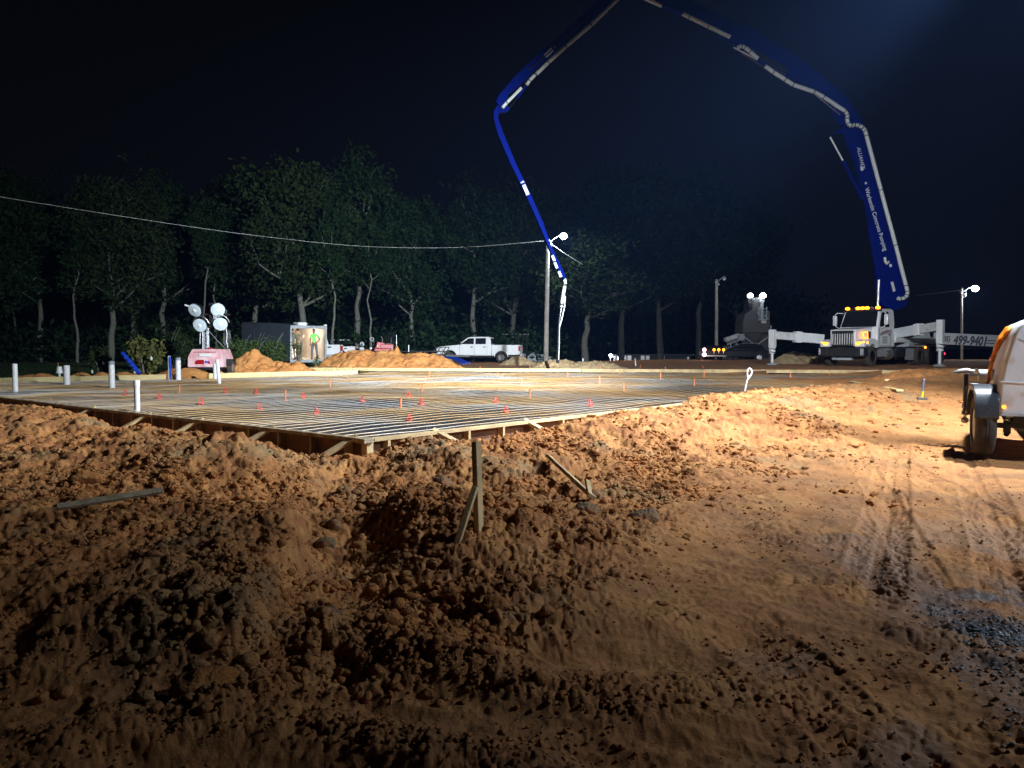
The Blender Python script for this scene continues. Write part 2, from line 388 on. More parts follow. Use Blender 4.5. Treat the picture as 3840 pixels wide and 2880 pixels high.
    h = np.where((~ins) & (dr > -.02) & (dr < .45) & (tr > .2) & (tr < 3.4), np.minimum(h, .08+1.0*np.clip(dr-.12, 0, 1)), h)
    ou = ~ins
    h = h+ou*(.15*gauss(x, y, A.x-.10, A.y-.42, .45, .32)+.20*gauss(x, y, A.x+.55, A.y-.02, .42, .34))
    return h
def gz(x, y): return float(Hh(np.array([x]), np.array([y]))[0])

# ------------------------------------------------------------------ ground sheet
def make_ground():
    fr = np.arange(-R(47), R(47), .00165); rest = np.linspace(R(47), 2*np.pi-R(47), 56)[:-1]
    ang = np.concatenate([fr, rest]); na = len(ang)
    def geo(a, b, q):
        n = int(math.log(b/a)/q); return list(a*np.exp(np.arange(n)*math.log(b/a)/n))
    rr = np.array(geo(.25, 1.9, .08)+geo(1.9, 8.5, .0042)+geo(8.5, 17, .0052)+geo(17, 24, .012)+geo(24, 70, .03)+geo(70, 1500, .12)+[1500.0])
    X = np.outer(rr, np.sin(ang)); Y = np.outer(rr, np.cos(ang)); Z = Hh(X, Y)
    V = np.stack([X, Y, Z], -1).reshape(-1, 3); n = len(V)
    V = np.vstack([V, [[0, 0, 0]]])
    i, j = np.meshgrid(np.arange(len(rr)-1), np.arange(na), indexing='ij'); j2 = (j+1) % na
    F = np.stack([i*na+j, i*na+j2, (i+1)*na+j2, (i+1)*na+j], -1).reshape(-1, 4)[:, ::-1]
    j = np.arange(na); F0 = np.stack([np.full(na, n), j, (j+1) % na, (j+1) % na], -1)
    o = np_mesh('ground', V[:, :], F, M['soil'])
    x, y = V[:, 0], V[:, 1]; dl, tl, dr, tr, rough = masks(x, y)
    gv = ss(-.25, .25, (x-1.55)*.9-(y-2.75)*.35+.6*pn(x*1.7, y*2.2)+.3*pn(x*5, y*6)-.50)*ss(4.1, 3.2, y+.5*pn(x, y))
    gv = np.maximum(gv, .35*ss(-.1, .25, pn(x*2.4+1, y*2.4)-.05)*ss(.5, 1.4, x)*ss(3.3, 2.9, y))
    gr = ss(24, 30, y+3*pn(x*.2, y*.2))*ss(-2, -9, x)*(~inside(x, y))
    wet = ss(.0, .35, pn(x*1.6+8, y*.7+1))*ss(1.2, 2.2, x)*ss(7, 4, y)
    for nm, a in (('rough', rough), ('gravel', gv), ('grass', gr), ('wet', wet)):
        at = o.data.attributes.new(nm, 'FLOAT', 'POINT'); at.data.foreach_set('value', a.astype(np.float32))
    tag(o, kind='structure'); return o
def soil_mat():
    m = bpy.data.materials.new('soil'); m.use_nodes = True; nt = m.node_tree; b = nt.nodes['Principled BSDF']; L = nt.links.new
    geo = N(nt, 'ShaderNodeNewGeometry'); pos = geo.outputs['Position']
    def noise(sc, d=8, r=.6):
        n = N(nt, 'ShaderNodeTexNoise', Scale=sc, Detail=float(d), Roughness=r); L(pos, n.inputs['Vector']); return n.outputs['Fac']
    def rng(src, a, b_, c=0., d=1.):
        n = N(nt, 'ShaderNodeMapRange'); n.inputs[1].default_value = a; n.inputs[2].default_value = b_; n.inputs[3].default_value = c; n.inputs[4].default_value = d
        L(src, n.inputs[0]); return n.outputs[0]
    def mixc(f, a, c):
        n = N(nt, 'ShaderNodeMix', data_type='RGBA'); L(f, n.inputs[0]) if not isinstance(f, float) else None
        if isinstance(a, tuple): n.inputs[6].default_value = (*a, 1)
        else: L(a, n.inputs[6])
        if isinstance(c, tuple): n.inputs[7].default_value = (*c, 1)
        else: L(c, n.inputs[7])
        return n.outputs[2]
    def att(nm):
        n = N(nt, 'ShaderNodeAttribute', attribute_name=nm); return n.outputs['Fac']
    def mul(a, c):
        n = N(nt, 'ShaderNodeMath', operation='MULTIPLY'); L(a, n.inputs[0])
        if isinstance(c, float): n.inputs[1].default_value = c
        else: L(c, n.inputs[1])
        return n.outputs[0]
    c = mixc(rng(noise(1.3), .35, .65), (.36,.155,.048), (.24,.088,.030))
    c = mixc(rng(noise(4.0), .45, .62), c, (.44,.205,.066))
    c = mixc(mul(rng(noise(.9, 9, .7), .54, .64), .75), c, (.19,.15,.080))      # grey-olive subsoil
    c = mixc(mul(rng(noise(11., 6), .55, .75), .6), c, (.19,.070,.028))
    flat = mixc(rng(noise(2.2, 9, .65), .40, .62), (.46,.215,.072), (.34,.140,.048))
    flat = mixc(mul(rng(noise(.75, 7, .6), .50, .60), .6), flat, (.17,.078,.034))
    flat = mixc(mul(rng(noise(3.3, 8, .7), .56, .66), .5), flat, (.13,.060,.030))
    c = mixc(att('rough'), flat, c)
    c = mixc(mul(att('wet'), .55), c, (.17,.085,.050))
    gcol = mixc(rng(noise(45., 3), .45, .6), (.055,.055,.062), (.20,.21,.23))
    c = mixc(att('gravel'), c, gcol)
    c = mixc(mul(att('grass'), rng(noise(1.5, 4), .25, .5)), c, (.035,.065,.02))
    v = rng(noise(28., 6, .7), .3, .7, .78, 1.2); sc = N(nt, 'ShaderNodeVectorMath', operation='SCALE'); L(c, sc.inputs[0]); L(v, sc.inputs['Scale'])
    L(sc.outputs[0], b.inputs['Base Color'])
    r = rng(noise(3., 5), .4, .65, .95, .82); r2 = N(nt, 'ShaderNodeMath', operation='SUBTRACT'); L(r, r2.inputs[0]); L(mul(att('wet'), .38), r2.inputs[1])
    r3 = N(nt, 'ShaderNodeMath', operation='SUBTRACT'); L(r2.outputs[0], r3.inputs[0]); L(mul(att('gravel'), .45), r3.inputs[1]); L(r3.outputs[0], b.inputs['Roughness'])
    b.inputs['Specular IOR Level'].default_value = .35
    bp = N(nt, 'ShaderNodeBump', Strength=.8, Distance=.012); L(noise(38., 9, .72), bp.inputs['Height'])
    bp2 = N(nt, 'ShaderNodeBump', Strength=.5, Distance=.004); L(noise(150., 4, .7), bp2.inputs['Height']); L(bp.outputs[0], bp2.inputs['Normal']); L(bp2.outputs[0], b.inputs['Normal'])
    return m
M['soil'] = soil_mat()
M['clod'] = mat('clod', (.33,.135,.043), .95, var=.30, scale=2.0, col2=(.26,.16,.075), s2=.9, f2=.60, bump=.9, bscale=45, spec=.2)
M['clodgray'] = mat('clod_gray', (.20,.13,.075), .95, var=.35, scale=5, col2=(.24,.10,.045), s2=6, f2=.58, bump=1, bscale=45, spec=.2)
M['mound'] = mat('mound_soil', (.62,.29,.095), .95, var=.15, scale=1.5, col2=(.50,.21,.065), s2=1.2, bump=.9, bscale=9, spec=.2)
M['sand'] = mat('sand', (.42,.30,.16), .95, var=.15, scale=3, bump=.5, bscale=12)

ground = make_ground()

# ------------------------------------------------------------------ loose clods
def ico(sub):
    bm = bmesh.new(); bmesh.ops.create_icosphere(bm, subdivisions=sub, radius=1)
    v = np.array([p.co[:] for p in bm.verts]); f = np.array([[q.index for q in p.verts] for p in bm.faces]); bm.free(); return v, f
ICO = {1: ico(1), 2: ico(2), 3: ico(3)}
rs = np.random.RandomState(11)
def rock_v(sub, r, seed):
    v, f = ICO[sub]; q = np.random.RandomState(seed)
    d = np.ones(len(v))
    for k in range(7):
        a = q.randn(3); a /= np.linalg.norm(a); t = q.uniform(.45, .9); m = v@a; d = np.where(m > t, d*(t/m)**.8, d)
    o = q.rand(2)*50
    d = d*(1+.22*pn(v[:, 0]*2+o[0], v[:, 1]*2+v[:, 2]*1.7)+.12*pn(v[:, 0]*5+o[1], v[:, 2]*5+v[:, 1]*3)+.06*pn(v[:, 1]*11, v[:, 2]*11+v[:, 0]*7))
    return v*d[:, None]*r*np.array([q.uniform(.8, 1.25), q.uniform(.8, 1.25), q.uniform(.6, .95)]), f
def scatter(name, n, rmin, rmax, region, sub, smooth, matl, density, pw=2.6, sink=.25):
    vs = []; fs = []; off = 0; k = 0; tries = 0
    protos = [rock_v(sub, 1, 100+i) for i in range(14)]
    while k < n and tries < n*12:
        N_ = 4000; tries += N_
        d = np.exp(rs.uniform(math.log(region[0]), math.log(region[1]), N_)); a = rs.uniform(-R(42), R(42), N_)
        x = d*np.sin(a); y = d*np.cos(a)
        keep = (rs.rand(N_) < density(x, y)) & (~inside(x, y)); x = x[keep]; y = y[keep]; z = Hh(x, y)
        for i in range(len(x)):
            if k >= n: break
            r = rmin+(rmax-rmin)*rs.rand()**pw
            v, f = protos[rs.randint(14)]; t = rs.uniform(0, 6.28); c, s = math.cos(t), math.sin(t)
            q = v@np.array([[c, s, 0], [-s, c, 0], [0, 0, 1]])*r+np.array([x[i], y[i], z[i]+r*(.5-sink)])
            vs.append(q); fs.append(f+off); off += len(v); k += 1
    if not vs: return
    o = np_mesh(name, np.vstack(vs), np.vstack(fs), matl, smooth); tag(o, kind='stuff'); return o
def dens(x, y):
    dl, tl, dr, tr, rough = masks(x, y)
    w = np.clip(.3+1.2*pn(x*1.1+2, y*1.1), .05, 1); ok = (np.maximum(dl, dr) > .35)
    return rough*w*ok
def dens_flat(x, y):
    dl, tl, dr, tr, rough = masks(x, y); return (1-rough)*.5*ss(.0, .6, pn(x*1.2+4, y*1.6+2)+.25)*(dr > 1)*(x < 6.5)
o = scatter('soil_clods', 7500, .006, .042, (2.2, 7.0), 2, True, M['clod'], dens, 4.2, .5); tag(o, 'reddish brown broken clods of clay covering the spoil heap nearest the camera', 'soil clods')
o = scatter('soil_clods', 11000, .010, .055, (6.0, 17), 1, False, M['clod'], dens, 3.4, .5); tag(o, 'orange clay clods strewn over the lit ridges beside the forms', 'soil clods')
o = scatter('soil_crumbs', 2200, .004, .015, (2.2, 12), 1, True, M['clod'], dens_flat, 2.2, .15); tag(o, 'small crumbs of soil scattered over the flat driven lane', 'soil crumbs')
o = scatter('soil_crumbs', 7500, .004, .014, (2.2, 9), 1, True, M['clod'], lambda x, y: np.clip(dens(x, y)+.2*masks(x, y)[4]+.5*ss(3.3, 3.0, y)*ss(1.0, .4, x)*ss(-.1, .6, np.sin(y*9.5+1.6*pn(x*.6, y*.6)*3+.5*x)), 0, 1), 2.0, .2); tag(o, 'fine dark soil crumbs between the larger clods of the heap', 'soil crumbs')
def gd(x, y): return ss(-.25, .25, (x-1.55)*.9-(y-2.75)*.35-.35+.4*pn(x*1.7, y*2.2))*ss(4.1, 3.2, y)
o = scatter('gravel', 5200, .003, .011, (1.6, 4.2), 1, False, M['gravel_stone'], gd, 1.8, .2); tag(o, 'grey crushed gravel pressed into the lane at bottom right', 'gravel')

# single large clods one can point to
big = [(735,1620,.105,0,'large angular brown clod beside the fourth brace of the left form'),
 (1465,1790,.12,0,'big reddish clod on the crest of the heap under the slab corner'),
 (1640,1830,.11,0,'rough rust-red clod just left of the leaning offcut at the upright stake'),
 (1655,1722,.075,1,'pale grey-topped clod on the slope between slab corner and upright stake'),
 (2200,1900,.095,1,'grey-crusted lump at the lower end of the propped plank'),
 (2412,1960,.095,1,'tall grey lump alone at the edge of the flat lane'),
 (2215,2020,.055,0,'dark clod on bare soil below the grey-crusted lump'),
 (1965,1920,.075,0,'dark rounded clod midway between upright stake and propped plank'),
 (1700,2215,.06,0,'dark pointed lump low in front of the upright stake'),
 (1850,2250,.07,0,'widest dark lump low on the heap, right of the pointed one'),
 (320,1780,.14,0,'broad low boulder of clay behind the plank lying on the left'),
 (760,2330,.09,0,'largest reddish block at the foot of the cut bank, lower left'),
 (1210,2290,.09,1,'olive-grey block fallen from the cut bank into the hollow'),
 (1240,1980,.085,1,'grey cobble-like lump in the hollow, upper one of two'),
 (1215,2060,.075,1,'grey cobble-like lump in the hollow, lower one of two'),
 (1185,1690,.10,1,'grey crumbly lump close to the left form near the corner')]
for i, (u, v, r, g, lab) in enumerate(big):
    p = G(u, v, .18 if v < 2050 else .1); h = gz(p.x, p.y); p = G(u, v, h+.3*r)
    vv, ff = rock_v(3, r, 900+i); z0 = gz(p.x, p.y)
    o = np_mesh('clay_lump', vv, ff, M['clodgray'] if g else M['clod']); o.location = (p.x, p.y, z0+r*.15)
    tag(o, lab, 'clay lump', 'large clay lumps on the spoil heap')
# ================================================================== near floodlight tower (right edge of the picture)
def spot(name, loc, target, watts, angle, blend, col, parent=None, size=.18):
    l = bpy.data.lights.new(name, 'SPOT'); l.energy = watts; l.spot_size = R(angle); l.spot_blend = blend; l.color = col; l.shadow_soft_size = size
    o = bpy.data.objects.new(name, l); C.objects.link(o); o.location = loc
    o.rotation_euler = (Vector(target)-Vector(loc)).to_track_quat('-Z', 'Y').to_euler()
    if parent:
        bpy.context.view_layer.update(); mw = o.matrix_world.copy(); o.parent = parent; o.matrix_parent_inverse = parent.matrix_world.inverted()
    return o
def point(name, loc, watts, col, parent=None, size=.1):
    l = bpy.data.lights.new(name, 'POINT'); l.energy = watts; l.color = col; l.shadow_soft_size = size
    o = bpy.data.objects.new(name, l); C.objects.link(o); o.location = loc; o.parent = parent; return o

def wheel(parent, c, r, w, rimr, axis='y', hub=1, rimm='steel', name='wheel', n=28):
    """tyre with rounded shoulders and tread, dished rim; axis along local y or x. returns the wheel object (tyre > rim)"""
    c = Vector(c)
    t = MB(); prof = [(rimr, -w*.42), (rimr+.02*r, -w*.5), (r*.86, -w*.5), (r*.96, -w*.42), (r, -w*.30), (r, -w*.12), (r*.985, -w*.10), (r*.985, -w*.05), (r, -w*.03), (r, w*.03), (r*.985, w*.05), (r*.985, w*.10), (r, w*.12), (r, w*.30), (r*.96, w*.42), (r*.86, w*.5), (rimr+.02*r, w*.5), (rimr, w*.42)]
    vs = []; fs = []; m = len(prof)
    for k in range(n):
        a = 2*math.pi*k/n
        for rr, h in prof:
            q = (rr*math.cos(a), h, rr*math.sin(a)) if axis == 'y' else (h, rr*math.cos(a), rr*math.sin(a)); vs.append(c+Vector(q))
    for k in range(n):
        for i in range(m):
            a0 = k*m+i; a1 = k*m+(i+1) % m; b0_ = ((k+1) % n)*m+i; b1_ = ((k+1) % n)*m+(i+1) % m; fs.append((a0, a1, b1_, b0_))
    t.add(vs, fs)
    e = bpy.data.objects.new(name, None); C.objects.link(e); e.parent = parent; e.empty_display_size = .1
    t.build('tyre', M['rubber'], e, smooth=50)
    q = MB()
    for s in (-1, 1):
        q.lathe([(rimr*1.01, s*w*.42), (rimr*.93, s*w*.43), (rimr*.88, s*w*.30), (rimr*.55, s*w*.24), (rimr*.45, s*w*.34*hub), (rimr*.2, s*w*.38*hub), (rimr*.02, s*w*.38*hub)], c, axis, 24)
        for k in range(8):
            a = 2*math.pi*k/8; off = {'y': Vector((math.cos(a)*rimr*.33, s*w*.38*hub, math.sin(a)*rimr*.33)), 'x': Vector((s*w*.38*hub, math.cos(a)*rimr*.33, math.sin(a)*rimr*.33))}[axis]
            q.ball(c+off, rimr*.045, 6, 4)
        for k in range(6):
            a = 2*math.pi*(k+.5)/6; off = {'y': Vector((math.cos(a)*rimr*.70, s*w*.28, math.sin(a)*rimr*.70)), 'x': Vector((s*w*.28, math.cos(a)*rimr*.70, math.sin(a)*rimr*.70))}[axis]
            q.ball(c+off, rimr*.10, 8, 5)
    q.build('rim', M[rimm], e, smooth=35)
    return e

def near_tower():
    yaw = -R(25.5); wc = P(3686, 1592, 8.8); rz = yaw
    lc = Vector((-.90, 0, .36)); rot = Matrix.Rotation(rz, 3, 'Z')
    o = wc-rot@Vector((lc.x, lc.y, 0)); gzz = wc.z-.36
    t = thing('floodlight_tower', 'white towable floodlight tower at the right edge with orange cables and black fender', 'light tower', (o.x, o.y, gzz), rz)
    # moulded shell: rear outline narrows to the top, rounded upper corners, sides curve in
    def ring(y, s, zt):
        pts = [(-.76, .50), (-.79, .62), (-.775, .85), (-.735, 1.10), (-.66, 1.40), (-.62, 1.50), (-.55, 1.565), (-.45, zt)]
        return [(a*s, y, b) for a, b in pts]+[(-a*s, y, b) for a, b in reversed(pts)]
    rings = [ring(-.37, .99, 1.575), ring(-.35, 1.02, 1.59), ring(-.30, 1.035, 1.60), ring(.2, 1.0, 1.62), ring(1.3, .87, 1.60), ring(1.62, .78, 1.54)]
    mb = MB(); n = len(rings[0])
    vs = [p for r in rings for p in r]; fs = [(i*n+k, i*n+(k+1) % n, (i+1)*n+(k+1) % n, (i+1)*n+k) for i in range(len(rings)-1) for k in range(n)]
    fs += [tuple(range(n)), tuple(reversed(range((len(rings)-1)*n, len(rings)*n)))]
    mb.add(vs, fs); mb.build('shell', M['trailerwhite'], t, bevel=.02, smooth=50, seg=3)
    mb = MB(); mb.prism([(-.80, .875), (-.20, .845), (.75, .86), (.75, .885), (-.20, .870), (-.795, .895)], -.382, -.34); mb.build('moulding_line', M['trailerwhite'], t, bevel=.006)
    mb = MB(); mb.prism([(-.64, 1.37), (-.55, 1.315), (-.38, 1.275), (.1, 1.25), (.1, 1.268), (-.38, 1.295), (-.55, 1.33)], -.375, -.355); mb.build('stripe', mat('brown_stripe', (.25,.17,.15), .5), t)
    mb = MB(); mb.prism([(-.775, .50), (.76, .50), (.76, .53), (-.775, .53)], -.39, -.37); mb.build('bottom_lip', M['gray'], t)
    mb = MB()
    for x, z in ((-.72, .56), (-.60, 1.44), (-.70, 1.02)): MB().ball((x, -.365, z), .008, 8, 5).build('rivet', M['steel'], t)
    pass
    # fenders: bent flat panels over the wheel
    for s in (-1, 1):
        x0, x1 = (-1.03, -.795) if s < 0 else (.795, 1.03)
        prof = [(-.43, .48), (-.42, .62), (-.36, .74), (-.20, .84), (.16, .84), (.34, .74), (.44, .55), (.44, .46)]
        inn = [(a*.94, b-.025) for a, b in prof]
        mb = MB(); mb.prism(prof+list(reversed(inn)), x0, x1, 'x')
        xo = x0 if s < 0 else x1-.012
        mb.prism(prof+[(.40, .60), (.30, .69), (.14, .77), (-.18, .77), (-.32, .68), (-.37, .60)], xo, xo+.012, 'x')
        mb.build('fender', M['fenderpaint'], t, bevel=.012)
        wheel(t, (-.90*(-s), 0, .36), .36, .205, .20, 'x', .4, 'rubber' if False else 'gray')
    # frame, axle, springs
    mb = MB(); mb.bx(-.80, .80, -.03, .03, .33, .39); mb.build('axle', M['black'], t, bevel=.005)
    mb = MB()
    for s in (-1, 1):
        mb.bx(s*.62-.03, s*.62+.03, -.35, 1.9, .42, .50); mb.path([(s*.66, -.30, .46), (s*.66, -.15, .40), (s*.66, 0, .385), (s*.66, .15, .40), (s*.66, .30, .46)], .018, 6)
        mb.bx(s*.66-.035, s*.66+.035, -.045, .045, .27, .42); mb.tube((s*.66, -.03, .30), (s*.66, .03, .25), .03)
    mb.bx(-.62, .62, -.35, -.29, .42, .50); mb.bx(-.12, .12, 1.55, 3.1, .42, .50)
    mb.build('chassis', M['black'], t, bevel=.004)
    # outrigger arm with drop jack on the left front, another at rear right
    mb = MB(); mb.tube((-.70, .75, .925), (-.88, .75, .925), .072, n=16); mb.build('outrigger_socket', M['galv'], t, bevel=.006)
    mb = MB(); mb.beam((-.86, .75, .925), (-.98, .75, .925), .045, .045); mb.build('outrigger_arm', M['steel'], t, bevel=.004)
    mb = MB(); mb.tube((-1.01, .75, .93), (-1.01, .75, .46), .030, n=14); mb.tube((-1.01, .75, .46), (-1.01, .75, .415), .040, n=14); mb.build('jack_tube', M['blackgloss'], t)
    mb = MB(); mb.tube((-1.01, .75, .42), (-1.01, .75, .36), .018); mb.lathe([(.02, .07), (.045, .045), (.045, .02), (.03, .0)], (-1.01, .75, .31)); mb.build('jack_foot', M['steel'], t)
    mb = MB(); mb.path([(-1.17, .70, .945), (-1.10, .72, .965), (-1.01, .75, .975), (-.94, .75, .96), (-.92, .76, .93)], [.010, .03, .036, .03, .012], 12); mb.path([(-.95, .75, .95), (-.92, .80, .965), (-.92, .86, .985), (-.88, .9, .99)], .010); mb.build('jack_handle', M['steel'], t)
    mb = MB(); mb.bx(-1.05, -1.03, .70, .75, .50, .56); mb.build('jack_label', M['white'], t)
    # orange cables hanging over the left side
    mb = MB()
    for k in range(4):
        y = .12+.045*k
        pts = [(-.60+.01*k, y, 1.50), (-.66, y, 1.47+.012*k), (-.745, y, 1.36), (-.80+.004*k, y, 1.18), (-.825+.006*k, y, 1.05), (-.84+.005*k, y, .92), (-.85, y, .78)]
        P2 = []
        for i in range(len(pts)-1):
            a, b_ = Vector(pts[i]), Vector(pts[i+1])
            for j in range(6):
                q = a.lerp(b_, j/6); q.x += .006*math.sin((i*6+j)*1.3+k); P2.append(q)
        mb.path(P2, [.017+.005*math.sin(i*1.25+k) for i in range(len(P2))], 8)
    for k in range(5): mb.path([(-.63-.012*k, .10+.04*k, 1.49-.02*k), (-.72-.01*k, .16, 1.34-.03*k), (-.76-.015*k, .22, 1.22-.02*k), (-.80, .12+.03*k, 1.10)], .013, 8)
    mb.build('power_cable', M['orange'], t, smooth=60)
    mb = MB(); mb.lathe([(.001, -.392), (.012, -.390), (.018, -.380), (.018, -.36)], (-.748, 0, .60), 'y', 12); mb.build('marker_lamp', M['amber'], t)
    # telescopic mast and four floodlights (above the picture)
    mx, my = .42, 1.0
    mb = MB()
    for i, (z0, z1, r) in enumerate(((1.5, 3.4, .075), (3.3, 5.2, .06), (5.1, 7.6, .045))): mb.bx(mx-r, mx+r, my-r, my+r, z0, z1)
    mb.bx(mx-.9, mx+.9, my-.04, my+.04, 7.5, 7.58); mb.build('mast', M['steel'], t, bevel=.005)
    aims = [((-6, 16.5, 0), 1.6, 100), ((-11.5, 47, 2), 15.0, 58), ((13, 48, 1.5), 3.6, 60), ((3.2, 13.8, 0), 1.3, 126)]
    bpy.context.view_layer.update(); mw = t.matrix_world
    for k, (aim, wf, ang_) in enumerate(aims):
        lx = mx-.75+.5*k; lp = mw@Vector((lx, my+.02, 7.35)); loc_aim = mw.inverted()@Vector(aim); d = (loc_aim-Vector((lx, my, 7.35))).normalized()
        q = d.to_track_quat('Z', 'Y').to_matrix(); mb = MB()
        prof = [(.06, -.30), (.12, -.25), (.24, -.05), (.26, 0.0), (.27, .02), (.25, .02)]
        tmp = MB().lathe(prof, (0,0,0), 'z', 20); mb.add([Vector((lx, my, 7.35))+q@Vector(v)-d*.06 for v in tmp.v], tmp.f)
        fl = mb.build('floodlight', M['black'], t)
        mb = MB(); tmp = MB().lathe([(.23, -.005), (.22, .0)], (0,0,0), 'z', 20); mb.add([Vector((lx, my, 7.35))+q@Vector(v)-d*.05 for v in tmp.v], tmp.f)
        mb.build('lens', mat('flood_lens', (.9,.9,.9), .3, emis=(1,.95,.86), es=20), fl)
        spot('floodlight_beam', mw@(Vector((lx, my, 7.35))+d*.08), aim, TOWER_W*wf, ang_, 1.0, COOL, t, .16)
    return t
near_tower()
def added_pole():  # unseen pole, added to carry the cool light on tower rear and gravel
    t = thing('added_pole_lamp', 'unseen wooden light pole added right of the white floodlight tower for cool light', 'light pole', (10.2, 3.4, 0))
    MB().path([(0, 0, -.3), (0, 0, 3), (0, 0, 6.2)], [.14, .12, .10], 14).build('pole', M['pole'], t)
    MB().path([(0, 0, 5.9), (-.5, .1, 6.1), (-.9, .2, 6.05)], .03, 8).build('arm', M['galv'], t)
    h_ = MB().lathe([(.06, .26), (.16, .18), (.20, .02), (.21, -.02), (.19, -.02)], (-.95, .2, 5.95), 'z', 18).build('lamp_head', M['galv'], t)
    MB().ball((-.95, .2, 5.88), .15, 12, 8).build('bulb', M['ledwhite'], h_)
    spot('lamp_light', t.location+Vector((-.95, .2, 5.7)), (4.9, 6.0, .3), 4200, 86, 1.0, (.72, .84, 1.0), t, .2)
added_pole()

# ================================================================== formwork
def form(name, label, p, q, n, thick=.04, hgt=.30, top=True, studs=0, braces=(), lowm='plywood', stake_m='lumber_old', topm='lumber_old', facem='plywood', zlow=.02, group='timber forms round the slab', bl=.55):
    p = Vector(p); q = Vector(q); d = (q-p).normalized(); L = (q-p).length; nn = Vector(n)
    t = thing(name, label, 'form board', (p.x, p.y, 0), math.atan2(d.y, d.x), group)
    s = 1 if Vector((-d.y, d.x, 0)).dot(nn) > 0 else -1      # outward side in local y
    mb = MB(); x = 0
    rr = random.Random(hash(name) % 100 if False else int(L*10))
    while x < L-.01:
        w = min(2.44, L-x); zz = FZ-(.010 if top else 0)+rr.uniform(-.004, 0)
        mb.bx(x+.002, x+w-.002, 0, s*thick*(.55 if top else 1), zlow+rr.uniform(-.01, .01), zz-.0); x += w
    mb.build('plank', M[facem], t, bevel=.003)
    if top:
        mb = MB(); x = 0
        while x < L-.01:
            w = min(3.66, L-x); z = FZ+rr.uniform(-.004, .004); y0, y1 = s*.024, s*.112
            z2 = FZ+rr.uniform(-.004, .004)
            mb.hexa([(x+.003, y0, z-.04), (x+w-.003, y0, z2-.04), (x+w-.003, y1, z2-.04), (x+.003, y1, z-.04), (x+.003, y0, z), (x+w-.003, y0, z2), (x+w-.003, y1, z2), (x+.003, y1, z)]); x += w
        mb.build('top_rail', M[topm], t, bevel=.004)
    x = .18
    while studs and x < min(L, studs):
        mb = MB(); mb.bx(x, x+.038, s*.024, s*.112, -.15, FZ-.043); mb.build('stud', M[topm if rr.random() < .6 else 'lumber'], t, bevel=.003)
        x += .61
    for x in braces:
        mb = MB(); dx = rr.uniform(.25, .40)
        mb.beam((x, s*.03, FZ+.010), (x+dx, s*(.03+bl), FZ+.01-bl*.62), .085, .038, up=(0, s*.5, 1)); mb.build('brace', M[stake_m], t, bevel=.004)
    return t, s
t_ = thing('corner_post', 'square timber post standing at the near corner where both forms meet', 'post', (A.x, A.y, 0), math.atan2(dL.y, dL.x))
MB().bx(-.10, -.012, -.02, .07, -.15, FZ-.05).build('post', M['lumber'], t_, bevel=.004); MB().bx(-.13, .02, -.005, .13, FZ-.048, FZ+.002).build('cap', M['lumber_old'], t_, bevel=.004)
def along(p, d, pt): return (pt-p).dot(d)
brL = [along(A, dL, G(u, v, FZ)) for u, v in ((1330,1641),(1030,1604),(768,1573),(549,1553),(378,1527),(228,1512))]
brR = [along(A, dR, G(u, v, FZ)) for u, v in ((1617,1615),(1946,1576),(2582,1494),(2990,1455))]
brL = [max(b_, .10) for b_ in brL]
form('form_board', 'dark wet form along the near-left slab edge with kickers and open trench outside', A, B, nL, studs=15, braces=brL, stake_m='lumber')
form('form_board', 'form along the near-right slab edge, half buried in orange dirt further on', A+dR*.03, Cc, nR, studs=9, braces=brR, topm='lumber', stake_m='lumber')
# back-left wall of bright planks (inner face seen), in lengths with gaps
db = (E1-B).normalized(); nB = Vector((-db.y, db.x, 0)); nB = nB if nB.y > 0 else -nB
LB = (E1-B).length
cuts = [0] + [along(B, db, G(u, 1417-.0216*u, FZ)) for u in (212, 226, 352, 380, 398, 628, 648, 780, 795)]+[LB]
segs = [(cuts[0], cuts[1]), (cuts[2], cuts[3]+.55), (cuts[5]-3.2, cuts[6]-.05), (cuts[6]+.3, cuts[7]), (cuts[8], LB)]
labs = ['leftmost pale plank of the rear-left form, behind the thin leftmost pipe', 'short pale plank of the rear-left form directly behind the second standing pipe',
 'pale plank of the rear-left form between the capped pipe and the blue-taped pipe', 'short plank of the rear-left form between the blue-taped pipe and the light tower', 'long bright plank ending free in the slab, right of the pink light tower']
for (a, b_), lab in zip(segs, labs):
    form('form_board', lab, B+db*a, B+db*b_, nB, top=False, facem='lumber_new', topm='lumber_new', zlow=.06, braces=[x for x in (2.2, 5.5, 9) if x < b_-a-1], stake_m='lumber_new', thick=.05, bl=.4)
# back form, pale
nF = Vector((-fd.y, fd.x, 0))
mid = f0+fd*((P(2185,1380,33.5).x-f0.x)/fd.x)
form('form_board', 'long yellow form across the back of the slab in front of the dirt mounds', f0-fd*.5, mid, nF, top=False, facem='lumber_new', zlow=.20, thick=.05)
form('form_board', 'dull pale form across the back of the slab in front of the pump truck', mid+fd*.03, Cc+fd*3.0, nF, top=False, facem='lumber', zlow=.20, thick=.05)
